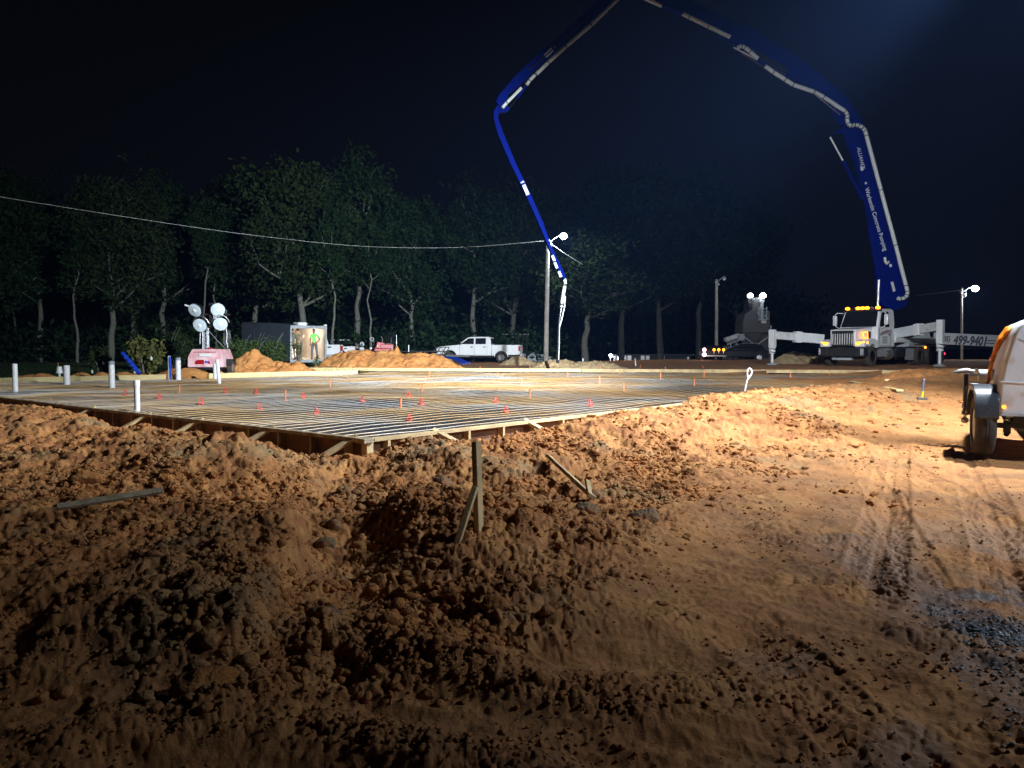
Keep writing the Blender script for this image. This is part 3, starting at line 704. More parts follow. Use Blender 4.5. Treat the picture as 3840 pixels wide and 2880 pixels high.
# ================================================================== plastic sheet and rebar grid
MZ = .175
def slab_wave(x, y): return .034*pn(x*.40, y*.40)+.022*pn(x*.95+4, y*.95)
def sheet_mat():
    m = bpy.data.materials.new('plastic_sheet'); m.use_nodes = True; nt = m.node_tree; b = nt.nodes['Principled BSDF']; L = nt.links.new
    g = N(nt, 'ShaderNodeNewGeometry')
    def noise(sc, d=7, r=.6, st=None):
        n = N(nt, 'ShaderNodeTexNoise', Scale=sc, Detail=float(d), Roughness=r)
        if st:
            mp = N(nt, 'ShaderNodeMapping'); mp.inputs['Scale'].default_value = st; mp.inputs['Rotation'].default_value = (0, 0, -math.atan2(dR.y, dR.x)); L(g.outputs['Position'], mp.inputs[0]); L(mp.outputs[0], n.inputs[0])
        else: L(g.outputs['Position'], n.inputs[0])
        return n.outputs['Fac']
    def rng(src, a, b_, c=0., d=1.):
        n = N(nt, 'ShaderNodeMapRange'); n.inputs[1].default_value = a; n.inputs[2].default_value = b_; n.inputs[3].default_value = c; n.inputs[4].default_value = d
        L(src, n.inputs[0]); return n.outputs[0]
    sp_ = N(nt, 'ShaderNodeSeparateXYZ'); L(g.outputs['Position'], sp_.inputs[0])
    far = rng(sp_.outputs['Y'], 10, 24, -.10, .16)
    ad = N(nt, 'ShaderNodeMath', operation='ADD'); L(noise(.22, 6, .6), ad.inputs[0]); L(far, ad.inputs[1])
    mx = N(nt, 'ShaderNodeMix', data_type='RGBA'); L(rng(ad.outputs[0], .47, .62), mx.inputs[0]); mx.inputs[6].default_value = (.018, .024, .036, 1); mx.inputs[7].default_value = (.22, .135, .060, 1)
    v = rng(noise(9, 6), .3, .7, .6, 1.35); sc = N(nt, 'ShaderNodeVectorMath', operation='SCALE'); L(mx.outputs[2], sc.inputs[0]); L(v, sc.inputs['Scale']); L(sc.outputs[0], b.inputs['Base Color'])
    L(rng(ad.outputs[0], .45, .62, .30, .8), b.inputs['Roughness'])
    bp = N(nt, 'ShaderNodeBump', Strength=.9, Distance=.03); L(noise(3.2, 7, .6, (1, 2.5, 1)), bp.inputs['Height'])
    bp2 = N(nt, 'ShaderNodeBump', Strength=.5, Distance=.008); L(noise(40, 4), bp2.inputs['Height']); L(bp.outputs[0], bp2.inputs['Normal']); L(bp2.outputs[0], b.inputs['Normal'])
    return m
def make_sheet():
    bm = bmesh.new(); ps = [bm.verts.new((p.x, p.y, 0)) for p in POLY]; f = bm.faces.new(ps)
    x0, x1 = min(p.x for p in POLY), max(p.x for p in POLY); y0, y1 = min(p.y for p in POLY), max(p.y for p in POLY)
    gx = np.arange(x0, x1, .35)
    for x in gx: bmesh.ops.bisect_plane(bm, geom=bm.verts[:]+bm.edges[:]+bm.faces[:], plane_co=(x, 0, 0), plane_no=(1, 0, 0))
    for y in np.arange(y0, y1, .35): bmesh.ops.bisect_plane(bm, geom=bm.verts[:]+bm.edges[:]+bm.faces[:], plane_co=(0, y, 0), plane_no=(0, 1, 0))
    for v in bm.verts: v.co.z = MZ-.035+float(slab_wave(np.array([v.co.x]), np.array([v.co.y]))[0])
    me = bpy.data.meshes.new('plastic_sheet'); bm.to_mesh(me); bm.free(); me.materials.append(sheet_mat())
    for p in me.polygons: p.use_smooth = True
    if me.polygons[0].normal.z < 0: me.flip_normals()
    o = bpy.data.objects.new('plastic_sheet', me); C.objects.link(o); tag(o, 'black plastic sheet with dried mud lying under the bar grid inside the forms', 'plastic sheet')
make_sheet()
def clip_line(p, d):
    ts = []
    n = len(POLY)
    for i in range(n):
        a, b_ = POLY[i], POLY[(i+1) % n]; e = b_-a; den = d.x*e.y-d.y*e.x
        if abs(den) < 1e-9: continue
        t = ((a.x-p.x)*e.y-(a.y-p.y)*e.x)/den; u = ((a.x-p.x)*d.y-(a.y-p.y)*d.x)/den
        if 0 <= u <= 1: ts.append(t)
    ts.sort(); return ts
gridroot = thing('reinforcing_grid', 'tied grid of thin steel reinforcing bars covering the whole slab area', 'rebar grid')
def make_bars():
    rr = np.random.RandomState(5)
    for d, e, lift in ((dR, dL, 0), (dL, dR, -.011)):
        vs = []; fs = []; off = 0; k = .12
        while k < 42:
            p = A+e*k; ts = clip_line(Vector((p.x, p.y, 0)), d)
            for a in range(0, len(ts)-1, 2):
                t0, t1 = ts[a]+.06, ts[a+1]-.06
                if t1-t0 < .3: continue
                m = max(2, int((t1-t0)/.45)); tt = np.linspace(t0, t1, m)
                ph = rr.rand()*50; lat = .018*pn(tt*.25+ph, tt*0+ph)+.006*pn(tt*1.3+ph, tt*0)
                x = p.x+d.x*tt+e.x*lat; y = p.y+d.y*tt+e.y*lat; z = MZ+lift+slab_wave(x, y)+.004*pn(tt*1.5+ph, tt*0+2)
                r = (.0068 if lift == 0 else .0045); side = np.array([-d.y, d.x, 0])
                ring = np.array([side*r, [0, 0, r], -side*r, [0, 0, -r]])
                q = np.stack([x, y, z], -1)[:, None, :]+ring[None]
                vs.append(q.reshape(-1, 3)); i = np.arange(m-1)[:, None]*4; j = np.arange(4)[None]
                f = np.stack([i+j, i+(j+1) % 4, i+4+(j+1) % 4, i+4+j], -1).reshape(-1, 4)+off; fs.append(f); off += 4*m
            k += .30
        o = np_mesh('long_bars' if lift == 0 else 'cross_bars', np.vstack(vs), np.vstack(fs), M['rebar' if lift == 0 else 'rebarshaded'], True); o.parent = gridroot
make_bars()
# loose bent bars along the far form
mb = MB()
for u0, u1, v0 in ((975,1180,1412),(1135,1290,1405),(1305,1500,1395),(1530,1750,1388)):
    a, b_ = G(u0, v0, MZ), G(u1, v0-5, MZ)
    mb.path([a, a.lerp(b_, .1)+Vector((0, 0, .12)), a.lerp(b_, .5)+Vector((0, .0, .10)), b_.lerp(a, .1)+Vector((0, 0, .13)), b_], .010, 6)
o = mb.build('bent_bars', M['rebar']); tag(o, 'loose bent bars resting on the grid along the rear form', 'loose rebar', kind=None)

# ================================================================== pipes standing in the slab
def pipe(label, u, vt, vb, wpx, cap=None, lean=0, blue=False, z0=MZ):
    b_ = G(u, vb, z0); r = wpx/2/FPX*b_.y; h = (vb-vt)/FPX*b_.y
    t = thing('standing_pipe', label, 'pipe', (b_.x, b_.y, z0-.1), 0, 'plastic pipe stubs standing in the slab', ry=lean)
    mb = MB(); mb.lathe([(r, 0), (r, h+.1), (r*.86, h+.1), (r*.86, h-.1)], n=20); mb.build('tube', M['pvc'], t)
    if cap == 'cap':
        mb = MB(); mb.lathe([(r*1.03, h+.02), (r*1.04, h+.115), (r*.9, h+.12), (.01, h+.12)], n=20); mb.build('taped_end', M['tape'], t)
    if cap == 'collar':
        mb = MB(); mb.lathe([(r*1.13, h+.0), (r*1.15, h+.06), (r*1.13, h+.115), (r*.85, h+.115), (.01, h+.08)], n=20); mb.build('collar', M['pvc'], t)
    if blue:
        mb = MB(); mb.path([(r*.6, -r*.9, h+.09), (r*1.2, -r*.9, h*.95), (r*1.0, -r*1.0, h*.6), (r*1.3, -r*.9, h*.3), (r*.8, -r*.9, .05)], [.02, .045, .028, .038, .02], 8); mb.build('blue_sleeve', M['bluetape'], t)
    return t
pipe('leftmost standing white pipe, plain and open, near the left picture edge', 58, 1364, 1468, 18)
pipe('wide white pipe in front of the first gap of the rear-left form', 251, 1370, 1441, 22)
pipe('wide white pipe with taped grey end, left of the leaning blue pipe', 420, 1357, 1452, 21, 'cap')
pipe('nearest white pipe with a collar, just inside the near-left form', 515, 1429, 1543, 20, 'collar')
pipe('slim white pipe with a blue sleeve hanging down its side', 636, 1335, 1422, 10, blue=True)
pipe('wide white pipe with grey taped end right of the blue-sleeved one', 669, 1343, 1422, 19, 'cap')
pipe('short white pipe directly behind the slightly tilted one', 808, 1363, 1420, 15)
pipe('slim white pipe tilted slightly left in front of the light tower', 823, 1347, 1437, 14, lean=-.07)
pipe('tallest small white stub behind the rear form, right of the hose', 2186, 1344, 1368, 5, z0=.3)
pipe('low white stub left of the tallest stub behind the rear form', 2172, 1356, 1369, 5, z0=.3)
pipe('low white stub right of the tallest stub behind the rear form', 2239, 1354, 1368, 5, z0=.3)
pipe('white stub tilted behind the rear form in front of the far house', 2384, 1345, 1368, 5, lean=-.1, z0=.3)
# white cup-shaped cleanout
b_ = G(203, 1412, .35); t = thing('cleanout_cup', 'small upturned white cup on a thin stem behind the rear-left form', 'pipe cap', (b_.x, b_.y+.3, .15))
MB().lathe([(.03, .0), (.03, .32)], n=10).build('stem', M['pvc'], t); MB().lathe([(.11, .30), (.07, .52), (.05, .53)], n=16).build('cup', M['pvc'], t)
# leaning blue pipe bundle
a = P(456, 1323, 25.2); b_ = P(518, 1402, 25.0)
t = thing('leaning_blue_pipe', 'bright blue wrapped pipes leaning left against the rear-left form beside the magnolia', 'pipe', (b_.x, b_.y, b_.z))
mb = MB(); a = a-b_
for k, o_ in enumerate((Vector((0, 0, 0)), Vector((.05, .02, 0)))): mb.path([o_, a*.5+o_+Vector((.02, 0, 0)), a+o_], [.045, .055, .04], 10)
mb.build('pipe', M['bluetape'], t)
mb = MB()
for k in (.25, .42, .6, .78): mb.ball(a*k+Vector((.03, -.03, 0)), .075, 8, 6)
mb.build('tape_band', M['bluetape'], t)
# blue hoses lying by the pickup
t = thing('blue_hoses', 'blue plastic pipes lying at the right foot of the big dirt mound', 'pipe', (0, 0, 0)); base = P(1660, 1338, 44); t.location = base
for k in range(4):
    mb = MB(); q0 = Vector((k*.12, 0, 0)); q1 = P(1735+k*9, 1364-k, 41)-base
    mb.path([q0, q0.lerp(q1, .5)+Vector((0, 0, .08)), q1], .035, 8); mb.build('pipe', M['bluetape'], t)
# ================================================================== bar chairs and pins
def chair_proto():
    t = thing('bar_chair', 'x', 'rebar chair', (0, 0, 0), 0, 'red plastic chairs holding up the bars')
    mb = MB()
    for a in range(4):
        q = math.pi/2*a+.4; c, s = math.cos(q), math.sin(q)
        mb.path([(c*.085, s*.085, 0), (c*.07, s*.07, .045), (c*.035, s*.035, .085), (0, 0, .10)], [.009, .008, .008, .009], 6)
    mb.path([(.075*math.cos(t_), .075*math.sin(t_), .03) for t_ in np.linspace(0, 2*math.pi, 13)], .007, 6)
    mb.build('frame', M['chairred'], t)
    mb = MB(); mb.path([(-.03, 0, .12), (-.02, 0, .098), (.02, 0, .098), (.03, 0, .12)], .007, 6); mb.build('saddle', M['chairred'], t); return t
chairs = [(271,848,'leftmost red bar chair, near the wide capped pipe'),(344,856,'red bar chair behind the nearest collared pipe, to its right'),(434,868,'red bar chair third from the left, inside the near-left form'),
 (487,842,'small far red bar chair, leftmost of the back pair under the light tower'),(553,845,'small far red bar chair, rightmost of the back pair under the light tower'),(561,877,'red bar chair fourth along the near-left front row'),
 (655,855,'red bar chair just right of the tall orange pin'),(683,887,'red bar chair second nearest to the slab corner'),(783,863,'red bar chair left of the orange pin standing at mid slab'),
 (884,903,'nearest red bar chair, closest to the slab corner'),(883,852,'faint red bar chair above the mid-slab orange pin'),(910,870,'faint red bar chair right of the mid-slab orange pin'),(1071,862,'red bar chair left of the pair of orange pins near the slab middle'),
 (1093,885,'red bar chair nearest to the right form'),(1274,870,'rightmost red bar chair')]
pr = chair_proto()
for i, (u, v, lab) in enumerate(chairs):
    o = pr if i == 0 else copy_tree(pr)
    p = G(u*1.7362, v*1.7362+9, MZ); s = (24 if v > 865 else 20)*p.y/FPX/.17
    o.location = (p.x, p.y, MZ+slab_wave(p.x, p.y)-.03); o.rotation_euler = (0, 0, i*1.1); o.scale = (min(s, 1.15),)*2+(min(s, 1.1)*1.9,); tag(o, lab)
pins = [(673,1471,27),(1071,1502,37),(1239,1448,22),(1303,1418,14),(1503,1524,30),(1585,1392,14),(1611,1408,15),(1595,1432,21),(1583,1467,27),(1988,1488,26),(1801,1385,12),(1867,1397,12),(1883,1418,17),(1954,1447,22),
 (1987,1382,11),(2064,1395,16),(2129,1411,20),(2251,1387,12),(2324,1401,17),(2248,1435,23),(2339,1463,25),(2401,1381,11),(2495,1392,15),(2477,1420,20),(2636,1387,13),(2641,1412,20),(2603,1444,22),(2946,1392,12),(2964,1419,19),(3110,1407,15),(3217,1398,13)]
def pin_proto():
    t = thing('marker_pin', 'x', 'grade pin', (0, 0, 0), 0, 'orange pins standing in the bar grid')
    MB().lathe([(.013, -.14), (.013, .165), (.011, .17)], n=10).build('shaft', M['pinorange'], t)
    MB().lathe([(.018, .16), (.018, .20), (.004, .204)], n=10).build('cap', M['pinorange'], t)
    MB().lathe([(.045, -.02), (.045, -.008), (.014, -.004)], n=12).build('foot', M['pinorange'], t); return t
pp = pin_proto(); sp_ = sorted(pins, key=lambda q: -q[1])
_ordn = ['nearest','second nearest','third nearest','fourth nearest','fifth nearest','sixth nearest','seventh nearest','eighth nearest','ninth nearest','tenth nearest']
xs = sorted(p[0] for p in pins)
for i, (u, v, h) in enumerate(pins):
    o = pp if i == 0 else copy_tree(pp)
    p = G(u, v, MZ); hh = h/FPX*p.y; o.location = (p.x, p.y, MZ+slab_wave(p.x, p.y)); o.scale = (1.25, 1.25, hh/.19)
    o.rotation_euler = (random.uniform(-.04, .04), random.uniform(-.04, .04), 0)
    k = sp_.index((u, v, h)); j = xs.index(u)+1
    row = 'front' if v > 1440 else ('middle' if v > 1403 else 'rear'); rowp = sorted(q[0] for q in pins if ('front' if q[1] > 1440 else ('middle' if q[1] > 1403 else 'rear')) == row); jj = rowp.index(u)+1
    nm = ['leftmost','second from left','third from left','fourth from left','fifth from left','sixth from left','seventh from left','eighth from left','ninth from left','tenth from left','eleventh from left','twelfth from left','thirteenth from left'][jj-1]
    if jj == len(rowp): nm = 'rightmost'
    tag(o, 'orange pin in the %s band of the slab grid, %s of that band' % (row, nm))

# ================================================================== timber scraps, stakes, hammer, loop rod
def stick(name, label, cat, p, q, w, h, m, parts=None, group=None, roll=(0,0,1)):
    p, q = Vector(p), Vector(q); t = thing(name, label, cat, p, 0, group)
    mb = MB(); mb.beam((0,0,0), q-p, w, h, up=roll); mb.build('board', M[m], t, bevel=.003)
    return t
z = .15
for _ in range(14): p = G(1799, 1990, z); z = z+.6*(gz(p.x, p.y)-z)
p = G(1799, 1990, z); tp = P(1786, 1655, p.y+.03)
t = thing('upright_stake', 'upright timber stake driven in the heap below the slab corner, propped by an offcut', 'stake', p)
mb = MB(); mb.beam((0,0,-.2), tp-p, .036, .060, up=(.55,1,0)); mb.build('post', M['lumber'], t, bevel=.004)
q0 = P(1782, 1826, p.y-.05)-p; q1 = P(1706, 1950, p.y-.16)-p; q1.z = gz(p.x+q1.x, p.y+q1.y)-p.z-.03
mb = MB(); mb.beam(q1, q0, .034, .050, up=(.3,1,.3)); mb.build('prop', M['lumber'], t, bevel=.004)
def on_ground(u, v, dz=.02):
    z = .15
    for _ in range(12): p = G(u, v, z); z = z+.6*(gz(p.x, p.y)+dz-z)
    return G(u, v, z)
a = on_ground(2058, 1712, .10); b_ = on_ground(2220, 1862, .05)
t = stick('propped_plank', 'short plank sloping down the heap with a muddy upper end and a small cross cleat', 'plank', a, b_, .07, .03, 'lumber', roll=(.7, -.2, 1))
mb = MB(); mb.beam(P(2202, 1800, b_.y+.12)-a, P(2213, 1868, b_.y+.02)-a, .05, .02, up=(1, -1, .3)); mb.build('cleat', M['lumber'], t, bevel=.003)
a = on_ground(212, 1902, .10); b_ = on_ground(611, 1838, .13); stick('lying_plank', 'long thin muddy plank lying on the dark heap at the left', 'plank', a, b_, .06, .02, 'lumber_old', roll=(0, -.5, 1))
a = G(3190, 1432, FZ+.05); b_ = on_ground(3375, 1464, .04); stick('lying_board', 'longest pale board lying beside the right form', 'board', a, b_, .13, .04, 'lumber_new', group='pale boards lying right of the slab')
a = G(3328, 1425, FZ+.04); b_ = on_ground(3352, 1437, .05); stick('lying_board', 'short pale offcut nailed near the buried end of the right form', 'board', a, b_, .12, .05, 'lumber_new', group='pale boards lying right of the slab')
a = on_ground(3508, 1402, .09); b_ = on_ground(3555, 1412, .07); stick('lying_board', 'pale board lying on the far dirt bank between hammer and pump truck', 'board', a, b_, .12, .05, 'lumber_new', group='pale boards lying right of the slab')
a = on_ground(3408, 1411, .09); b_ = on_ground(3427, 1415, .07); stick('lying_board', 'tiny pale block on the dirt bank left of the far board', 'board', a, b_, .12, .06, 'lumber_new', group='pale boards lying right of the slab')
# sledgehammer standing on its head
p = on_ground(3457, 1512, 0); p.z = gz(p.x, p.y)+.035
t = thing('sledgehammer', 'small sledgehammer standing upright on its head in the lane, yellow and dark grip', 'hammer', p)
k = p.y/FPX
MB().prism([(-17*k, .0), (-18.5*k, .004), (-18.5*k, 9.5*k), (-17*k, 10*k), (17*k, 10*k), (18.5*k, 9.5*k), (18.5*k, .004), (17*k, 0)], -.028, .028).build('head', M['steel'] if False else mat('hammer_iron', (.10,.095,.09), .6), t, bevel=.008)
MB().path([(0, 0, 9*k), (1*k, 0, 22*k), (2*k, 0, 33*k)], [.020, .018, .016], 12).build('yellow_shaft', M['yellow'], t)
MB().path([(2*k, 0, 33*k), (3.4*k, 0, 55*k), (5*k, 0, 76*k)], [.017, .020, .019], 12).build('grip', M['bluegrip'], t)
MB().path([(4.9*k, 0, 75*k), (5.2*k, 0, 79*k)], [.020, .018], 12).build('end_cap', M['galv'], t)
# loop-ended rod
p = G(2791, 1472, FZ); k = p.y/FPX; t = thing('loop_rod', 'white rod ending in a teardrop loop, standing beside the right form', 'rod', p)
lp = [(0, 0, -.12), (4*k, 0, 20*k), (10*k, 0, 45*k), (14*k, 0, 56*k), (11*k, 0, 66*k), (10*k, 0, 78*k), (13*k, 0, 88*k), (19*k, 0, 92*k), (25*k, 0, 87*k), (28*k, 0, 77*k), (24*k, 0, 66*k), (16*k, 0, 55*k), (13*k, 0, 50*k)]
MB().path(lp, .017, 8).build('rod', M['rope'], t)
# ================================================================== pickups
def arch(cx, cz, r, n=9, a0=180, a1=0): return [(cx+r*math.cos(R(a0+(a1-a0)*i/n)), cz+r*math.sin(R(a0+(a1-a0)*i/n))) for i in range(n+1)]
def make_pickup(label, crew=True):
    t = thing('pickup_truck', label, 'pickup truck', (0,0,0), 0, 'white pickup trucks behind the slab')
    wr = .41; fx = 4.0
    # front clip and cab lower body (solid), x forward, rear axle at x=0
    low = [(.78, .55)]+arch(fx, wr, .56, 9, 165, 15)+[(4.95, .50), (5.0, .75), (4.97, 1.12), (4.80, 1.24), (3.35, 1.37), (.78, 1.37)]
    mb = MB(); mb.prism(low, -1.0, 1.0); mb.build('body', M['white'], t, bevel=.05, seg=3)
    # greenhouse, tapered
    g0 = [(.80, 1.36), (3.38, 1.36), (2.62, 1.93), (2.30, 1.98), (1.05, 1.98), (.86, 1.92)]
    mb = MB(); n = len(g0)
    def inset(z): return .96-.17*(z-1.36)/.62
    vs = [(a, -inset(b), b) for a, b in g0]+[(a, inset(b), b) for a, b in g0]
    mb.add(vs, [tuple(range(n)), tuple(reversed(range(n, 2*n)))]+[(i, i+n, (i+1) % n+n, (i+1) % n) for i in range(n)])
    mb.build('cab', M['white'], t, bevel=.05, seg=3)
    def sidepane(out, s):
        m = MB(); k = len(out); o1 = [(a, s*(inset(b)+.004), b) for a, b in out]; o2 = [(a, s*(inset(b)-.02), b) for a, b in out]
        m.add(o1+o2, [tuple(range(k)), tuple(reversed(range(k, 2*k)))]+[(i, i+k, (i+1) % k+k, (i+1) % k) for i in range(k)]); return m
    for s in (-1, 1):
        sidepane([(2.12, 1.42), (3.10, 1.42), (2.98, 1.55), (2.55, 1.86), (2.12, 1.88)], s).build('side_window', M['glass'], t)
        sidepane([(1.20, 1.42), (2.0, 1.42), (2.0, 1.88), (1.20, 1.88)], s).build('side_window', M['glass'], t)
        mb = MB()
        for x in (2.06, 1.10, 3.22): mb.bx(x-.006, x+.006, s*1.001-.003, s*1.001+.003, .62, 1.34)
        mb.bx(1.1, 3.2, s*1.001-.003, s*1.001+.003, .60, .612)
        mb.build('door_gap', M['black'], t)
        for x in (1.30, 2.26): MB().bx(x-.09, x+.09, min(s*1.0, s*1.035), max(s*1.0, s*1.035), 1.17, 1.23).build('door_handle', M['black'], t, bevel=.01)
        MB().bx(3.05, 3.17, min(s*1.0, s*1.28), max(s*1.0, s*1.28), 1.40, 1.66).build('mirror', M['black'], t, bevel=.03)
        # bed side with wheel arch
        side = [(-1.32, .62)]+arch(0, wr, .52, 9, 157, 15)+[(.74, .55), (.74, 1.36), (-1.36, 1.36), (-1.38, 1.0)]
        mb = MB(); mb.prism(side, min(s*.90, s*1.0), max(s*.90, s*1.0)); mb.build('bed_side', M['white'], t, bevel=.02)
        mb = MB(); q = arch(0, wr, .545, 14, 172, 8); q2 = arch(0, wr, .50, 14, 8, 172); mb.prism(q+q2, min(s*.98, s*1.045), max(s*.98, s*1.045)); mb.build('arch_flare', M['white'], t, bevel=.012)
        mb = MB(); mb.bx(-1.37, .73, min(s*.90, s*1.0), max(s*.90, s*1.0), 1.362, 1.385); mb.build('rail_cap', M['black'], t)
        MB().bx(-1.40, -1.30, min(s*.80, s*1.008), max(s*.80, s*1.008), .92, 1.28).build('tail_lamp', M['redlens'], t, bevel=.012)
        MB().bx(4.86, 5.01, min(s*.62, s*.985), max(s*.62, s*.985), .86, 1.10).build('headlight', M['reflector'], t, bevel=.02)
    MB().bx(-1.385, -1.31, -.80, .80, .66, 1.36).build('tailgate', M['white'], t, bevel=.02)
    MB().bx(-1.392, -1.384, -.13, .13, 1.14, 1.24).build('tailgate_handle', M['black'], t, bevel=.01)
    MB().bx(-1.3, .74, -.9, .9, .66, .74).build('bed_floor', M['black'], t)
    mb = MB(); mb.bx(-1.62, -1.40, -.98, .98, .50, .70); mb.build('rear_bumper', M['chrome'] if False else M['gray'], t, bevel=.03)
    MB().bx(4.95, 5.16, -.99, .99, .48, .74).build('front_bumper', M['gray'], t, bevel=.04)
    MB().bx(4.93, 5.03, -.58, .58, .80, 1.16).build('grille', M['black'], t, bevel=.03)
    mb = MB(); mb.hexa([(3.34, -.84, 1.40), (3.40, -.84, 1.40), (3.40, .84, 1.40), (3.34, .84, 1.40), (2.66, -.74, 1.90), (2.70, -.74, 1.91), (2.70, .74, 1.91), (2.66, .74, 1.90)]); mb.build('windshield', M['glass'], t)
    mb = MB(); mb.hexa([(.785, -.80, 1.45), (.86, -.80, 1.45), (.86, .80, 1.45), (.785, .80, 1.45), (.835, -.72, 1.86), (.90, -.72, 1.86), (.90, .72, 1.86), (.835, .72, 1.86)]); mb.build('rear_window', M['glass'], t)
    for s in (-1, 1):
        for x in (0, fx): wheel(t, (x, s*.86, wr), wr, .26, .235, 'y', .7)
    MB().bx(-1.2, 4.8, -.45, .45, .42, .56).build('chassis', M['black'], t)
    mb = MB(); mb.bx(1.0, 3.3, .98, 1.12, .43, .47); mb.bx(1.0, 3.3, -1.12, -.98, .43, .47); mb.build('running_board', M['black'], t) if False else MB().bx(1.0, 3.3, .98, 1.12, .43, .47).build('running_board', M['black'], t)
    return t
gp = .17
pk = make_pickup('white crew-cab pickup parked side-on behind the dirt mound, nose to the left')
pr_ = P(1887, 1350, 57.5); yaw = R(180)-R(8)
pk.location = (pr_.x, pr_.y, gp); pk.rotation_euler = (0, 0, yaw)
p2 = copy_tree(pk); q = P(1205, 1350, 53); p2.location = (q.x, q.y, gp); p2.rotation_euler = (0, 0, R(128)); tag(p2, 'white pickup right of the cargo trailer, its red tail lamp showing')
p3 = copy_tree(pk); q = P(1285, 1350, 62); p3.location = (q.x, q.y, gp-.1); p3.rotation_euler = (0, 0, R(112)); tag(p3, 'white pickup bed just left of the red machine, mostly hidden by the mound')

# ================================================================== enclosed cargo trailer with people
def cargo():
    W2, Hh_, L_ = 1.17, 2.02, 6.4; fl = .50
    c = P(1155, 1360, 44); ang = 0   # rear opening towards the camera; local -y is the rear
    t = thing('cargo_trailer', 'charcoal enclosed cargo trailer with its rear door open and its inside lit', 'trailer', (c.x, c.y, .10), R(44), rx=R(3.2))
    def bx(name, m, *a, **k):
        mb = MB(); mb.bx(*a); return mb.build(name, M[m], t, **k)
    z1 = fl+Hh_-.10
    bx('side_wall', 'charcoal', -W2, -W2+.05, 0, L_, fl, z1, bevel=.004); bx('side_wall', 'charcoal', W2-.05, W2, 0, L_, fl, z1, bevel=.004)
    bx('roof', 'charcoal', -W2, W2, 0, L_, z1, z1+.08, bevel=.01); bx('front_wall', 'charcoal', -W2+.05, W2-.05, L_-.06, L_-.003, fl, z1)
    bx('floor', 'wood_panel', -W2+.05, W2-.05, .01, L_-.07, fl-.06, fl)
    for s in (-1, 1):
        MB().bx(s*(W2-.066)-.012, s*(W2-.066)+.012, .03, L_-.08, fl+.01, z1-.02).build('lining', M['wood_panel'], t)
    MB().bx(-W2+.09, W2-.09, 3.4, 3.44, fl+.01, z1-.02).build('partition', M['wood_panel'], t)
    mb = MB(); mb.prism([(-W2-.01, fl-.15), (-W2-.01, z1+.09), (W2+.01, z1+.09), (W2+.01, fl-.15), (W2-.10, fl-.15), (W2-.10, z1-.08), (-W2+.10, z1-.08), (-W2+.10, fl-.15)], -.05, .0)
    mb.build('door_frame', M['galv'], t, bevel=.006)
    bx('rear_sill', 'galv', -W2+.10, W2-.10, -.04, .0, fl-.14, fl+.005)
    mb = MB(); mb.bx(-.28, .28, .75, 1.25, z1+.08, z1+.16); mb.prism([(-.34, z1+.16), (.34, z1+.16), (.24, z1+.26), (-.24, z1+.26)], .70, 1.30); mb.build('roof_vent', M['white'], t, bevel=.01)
    mb = MB(); mb.bx(W2-.20, W2-.02, -.10, .02, z1+.10, z1+.18); mb.build('corner_lamp', M['white'], t, bevel=.02)
    bx('chassis', 'black', -W2+.1, W2-.1, .1, L_, fl-.20, fl-.07)
    for s in (-1, 1):
        for y in (2.6, 3.45): wheel(t, (s*(W2+.10), y, .34), .34, .20, .2, 'x', .6)
        mb = MB(); mb.prism([(2.15, .55), (2.35, .78), (3.7, .78), (3.9, .55), (3.9, .52), (2.15, .52)], s*W2-(.24 if s < 0 else 0), s*W2+(.24 if s > 0 else 0), 'x'); mb.build('fender', M['black'], t)
    mb = MB(); mb.beam((-.7, L_, fl-.12), (0, L_+1.2, fl-.12), .08, .1); mb.beam((.7, L_, fl-.12), (0, L_+1.2, fl-.12), .08, .1); mb.build('tongue', M['black'], t)
    MB().bx(-W2-.012, -W2-.002, 4.6, 5.3, fl+.12, z1-.25).build('side_door', M['charcoal'], t, bevel=.01)
    bpy.context.view_layer.update(); mw = t.matrix_world
    def w(x, y, z): return mw@Vector((x, y, z))
    # things standing and hanging inside
    for x, y, sx_, h, lab, mm in ((-.72, 2.6, .5, 1.0, 'box stack against the left lining inside the cargo trailer', 'shelf'), (.15, 2.9, .7, .62, 'low dark tool chest at the back of the cargo trailer', 'black'), (-.1, 2.3, .35, .45, 'small grey crate on the cargo trailer floor behind the people', 'gray')):
        tt = thing('tool_box', lab, 'box', w(x, y, fl+.005), R(44), 'gear inside the cargo trailer'); MB().bx(-sx_/2, sx_/2, -.2, .2, 0, h*.86).build('crate', M[mm], tt, bevel=.01); MB().bx(-sx_/2-.01, sx_/2+.01, -.21, .21, h*.865, h).build('lid', M[mm], tt, bevel=.01)
    for k, (x, z, m_, r_) in enumerate(((-.55, 1.75, 'orange', .14), (-.25, 1.78, 'black', .17), (.05, 1.74, 'shelf', .13), (.30, 1.8, 'black', .12))):
        tt = thing('hanging_coil', ['orange cord coil', 'wide black hose coil', 'tan rope coil', 'small black hose coil'][k]+' hanging high inside the cargo trailer', 'coil', w(x, 3.34, z+fl-.35), R(44), 'gear inside the cargo trailer')
        mb = MB()
        for j in range(3): mb.path([(r_*(1-.12*j)*math.cos(a), -.02*j, 1.35*r_*math.sin(a)-r_) for a in np.linspace(0, 6.28, 20)], .018, 6)
        mb.build('cord', M[m_], tt); MB().path([(0, .04, .2), (0, -.03, .18), (0, -.04, .22)], .012, 6).build('hook', M['steel'], tt)
    tt = thing('level_tube', 'long white board leaning inside the cargo trailer between the people', 'board', w(.12, 1.9, fl+.005), R(44)); MB().beam((0,0,0), (.05, .5, 1.6), .30, .04, up=(0,1,.2)).build('board', M['white'], tt, bevel=.01)
    l = point('lining_fill', (0, 1.2, z1-.15), 150, (1, .92, .80), t, .25)  # fill added to brighten the lining; no ceiling lamp is known here
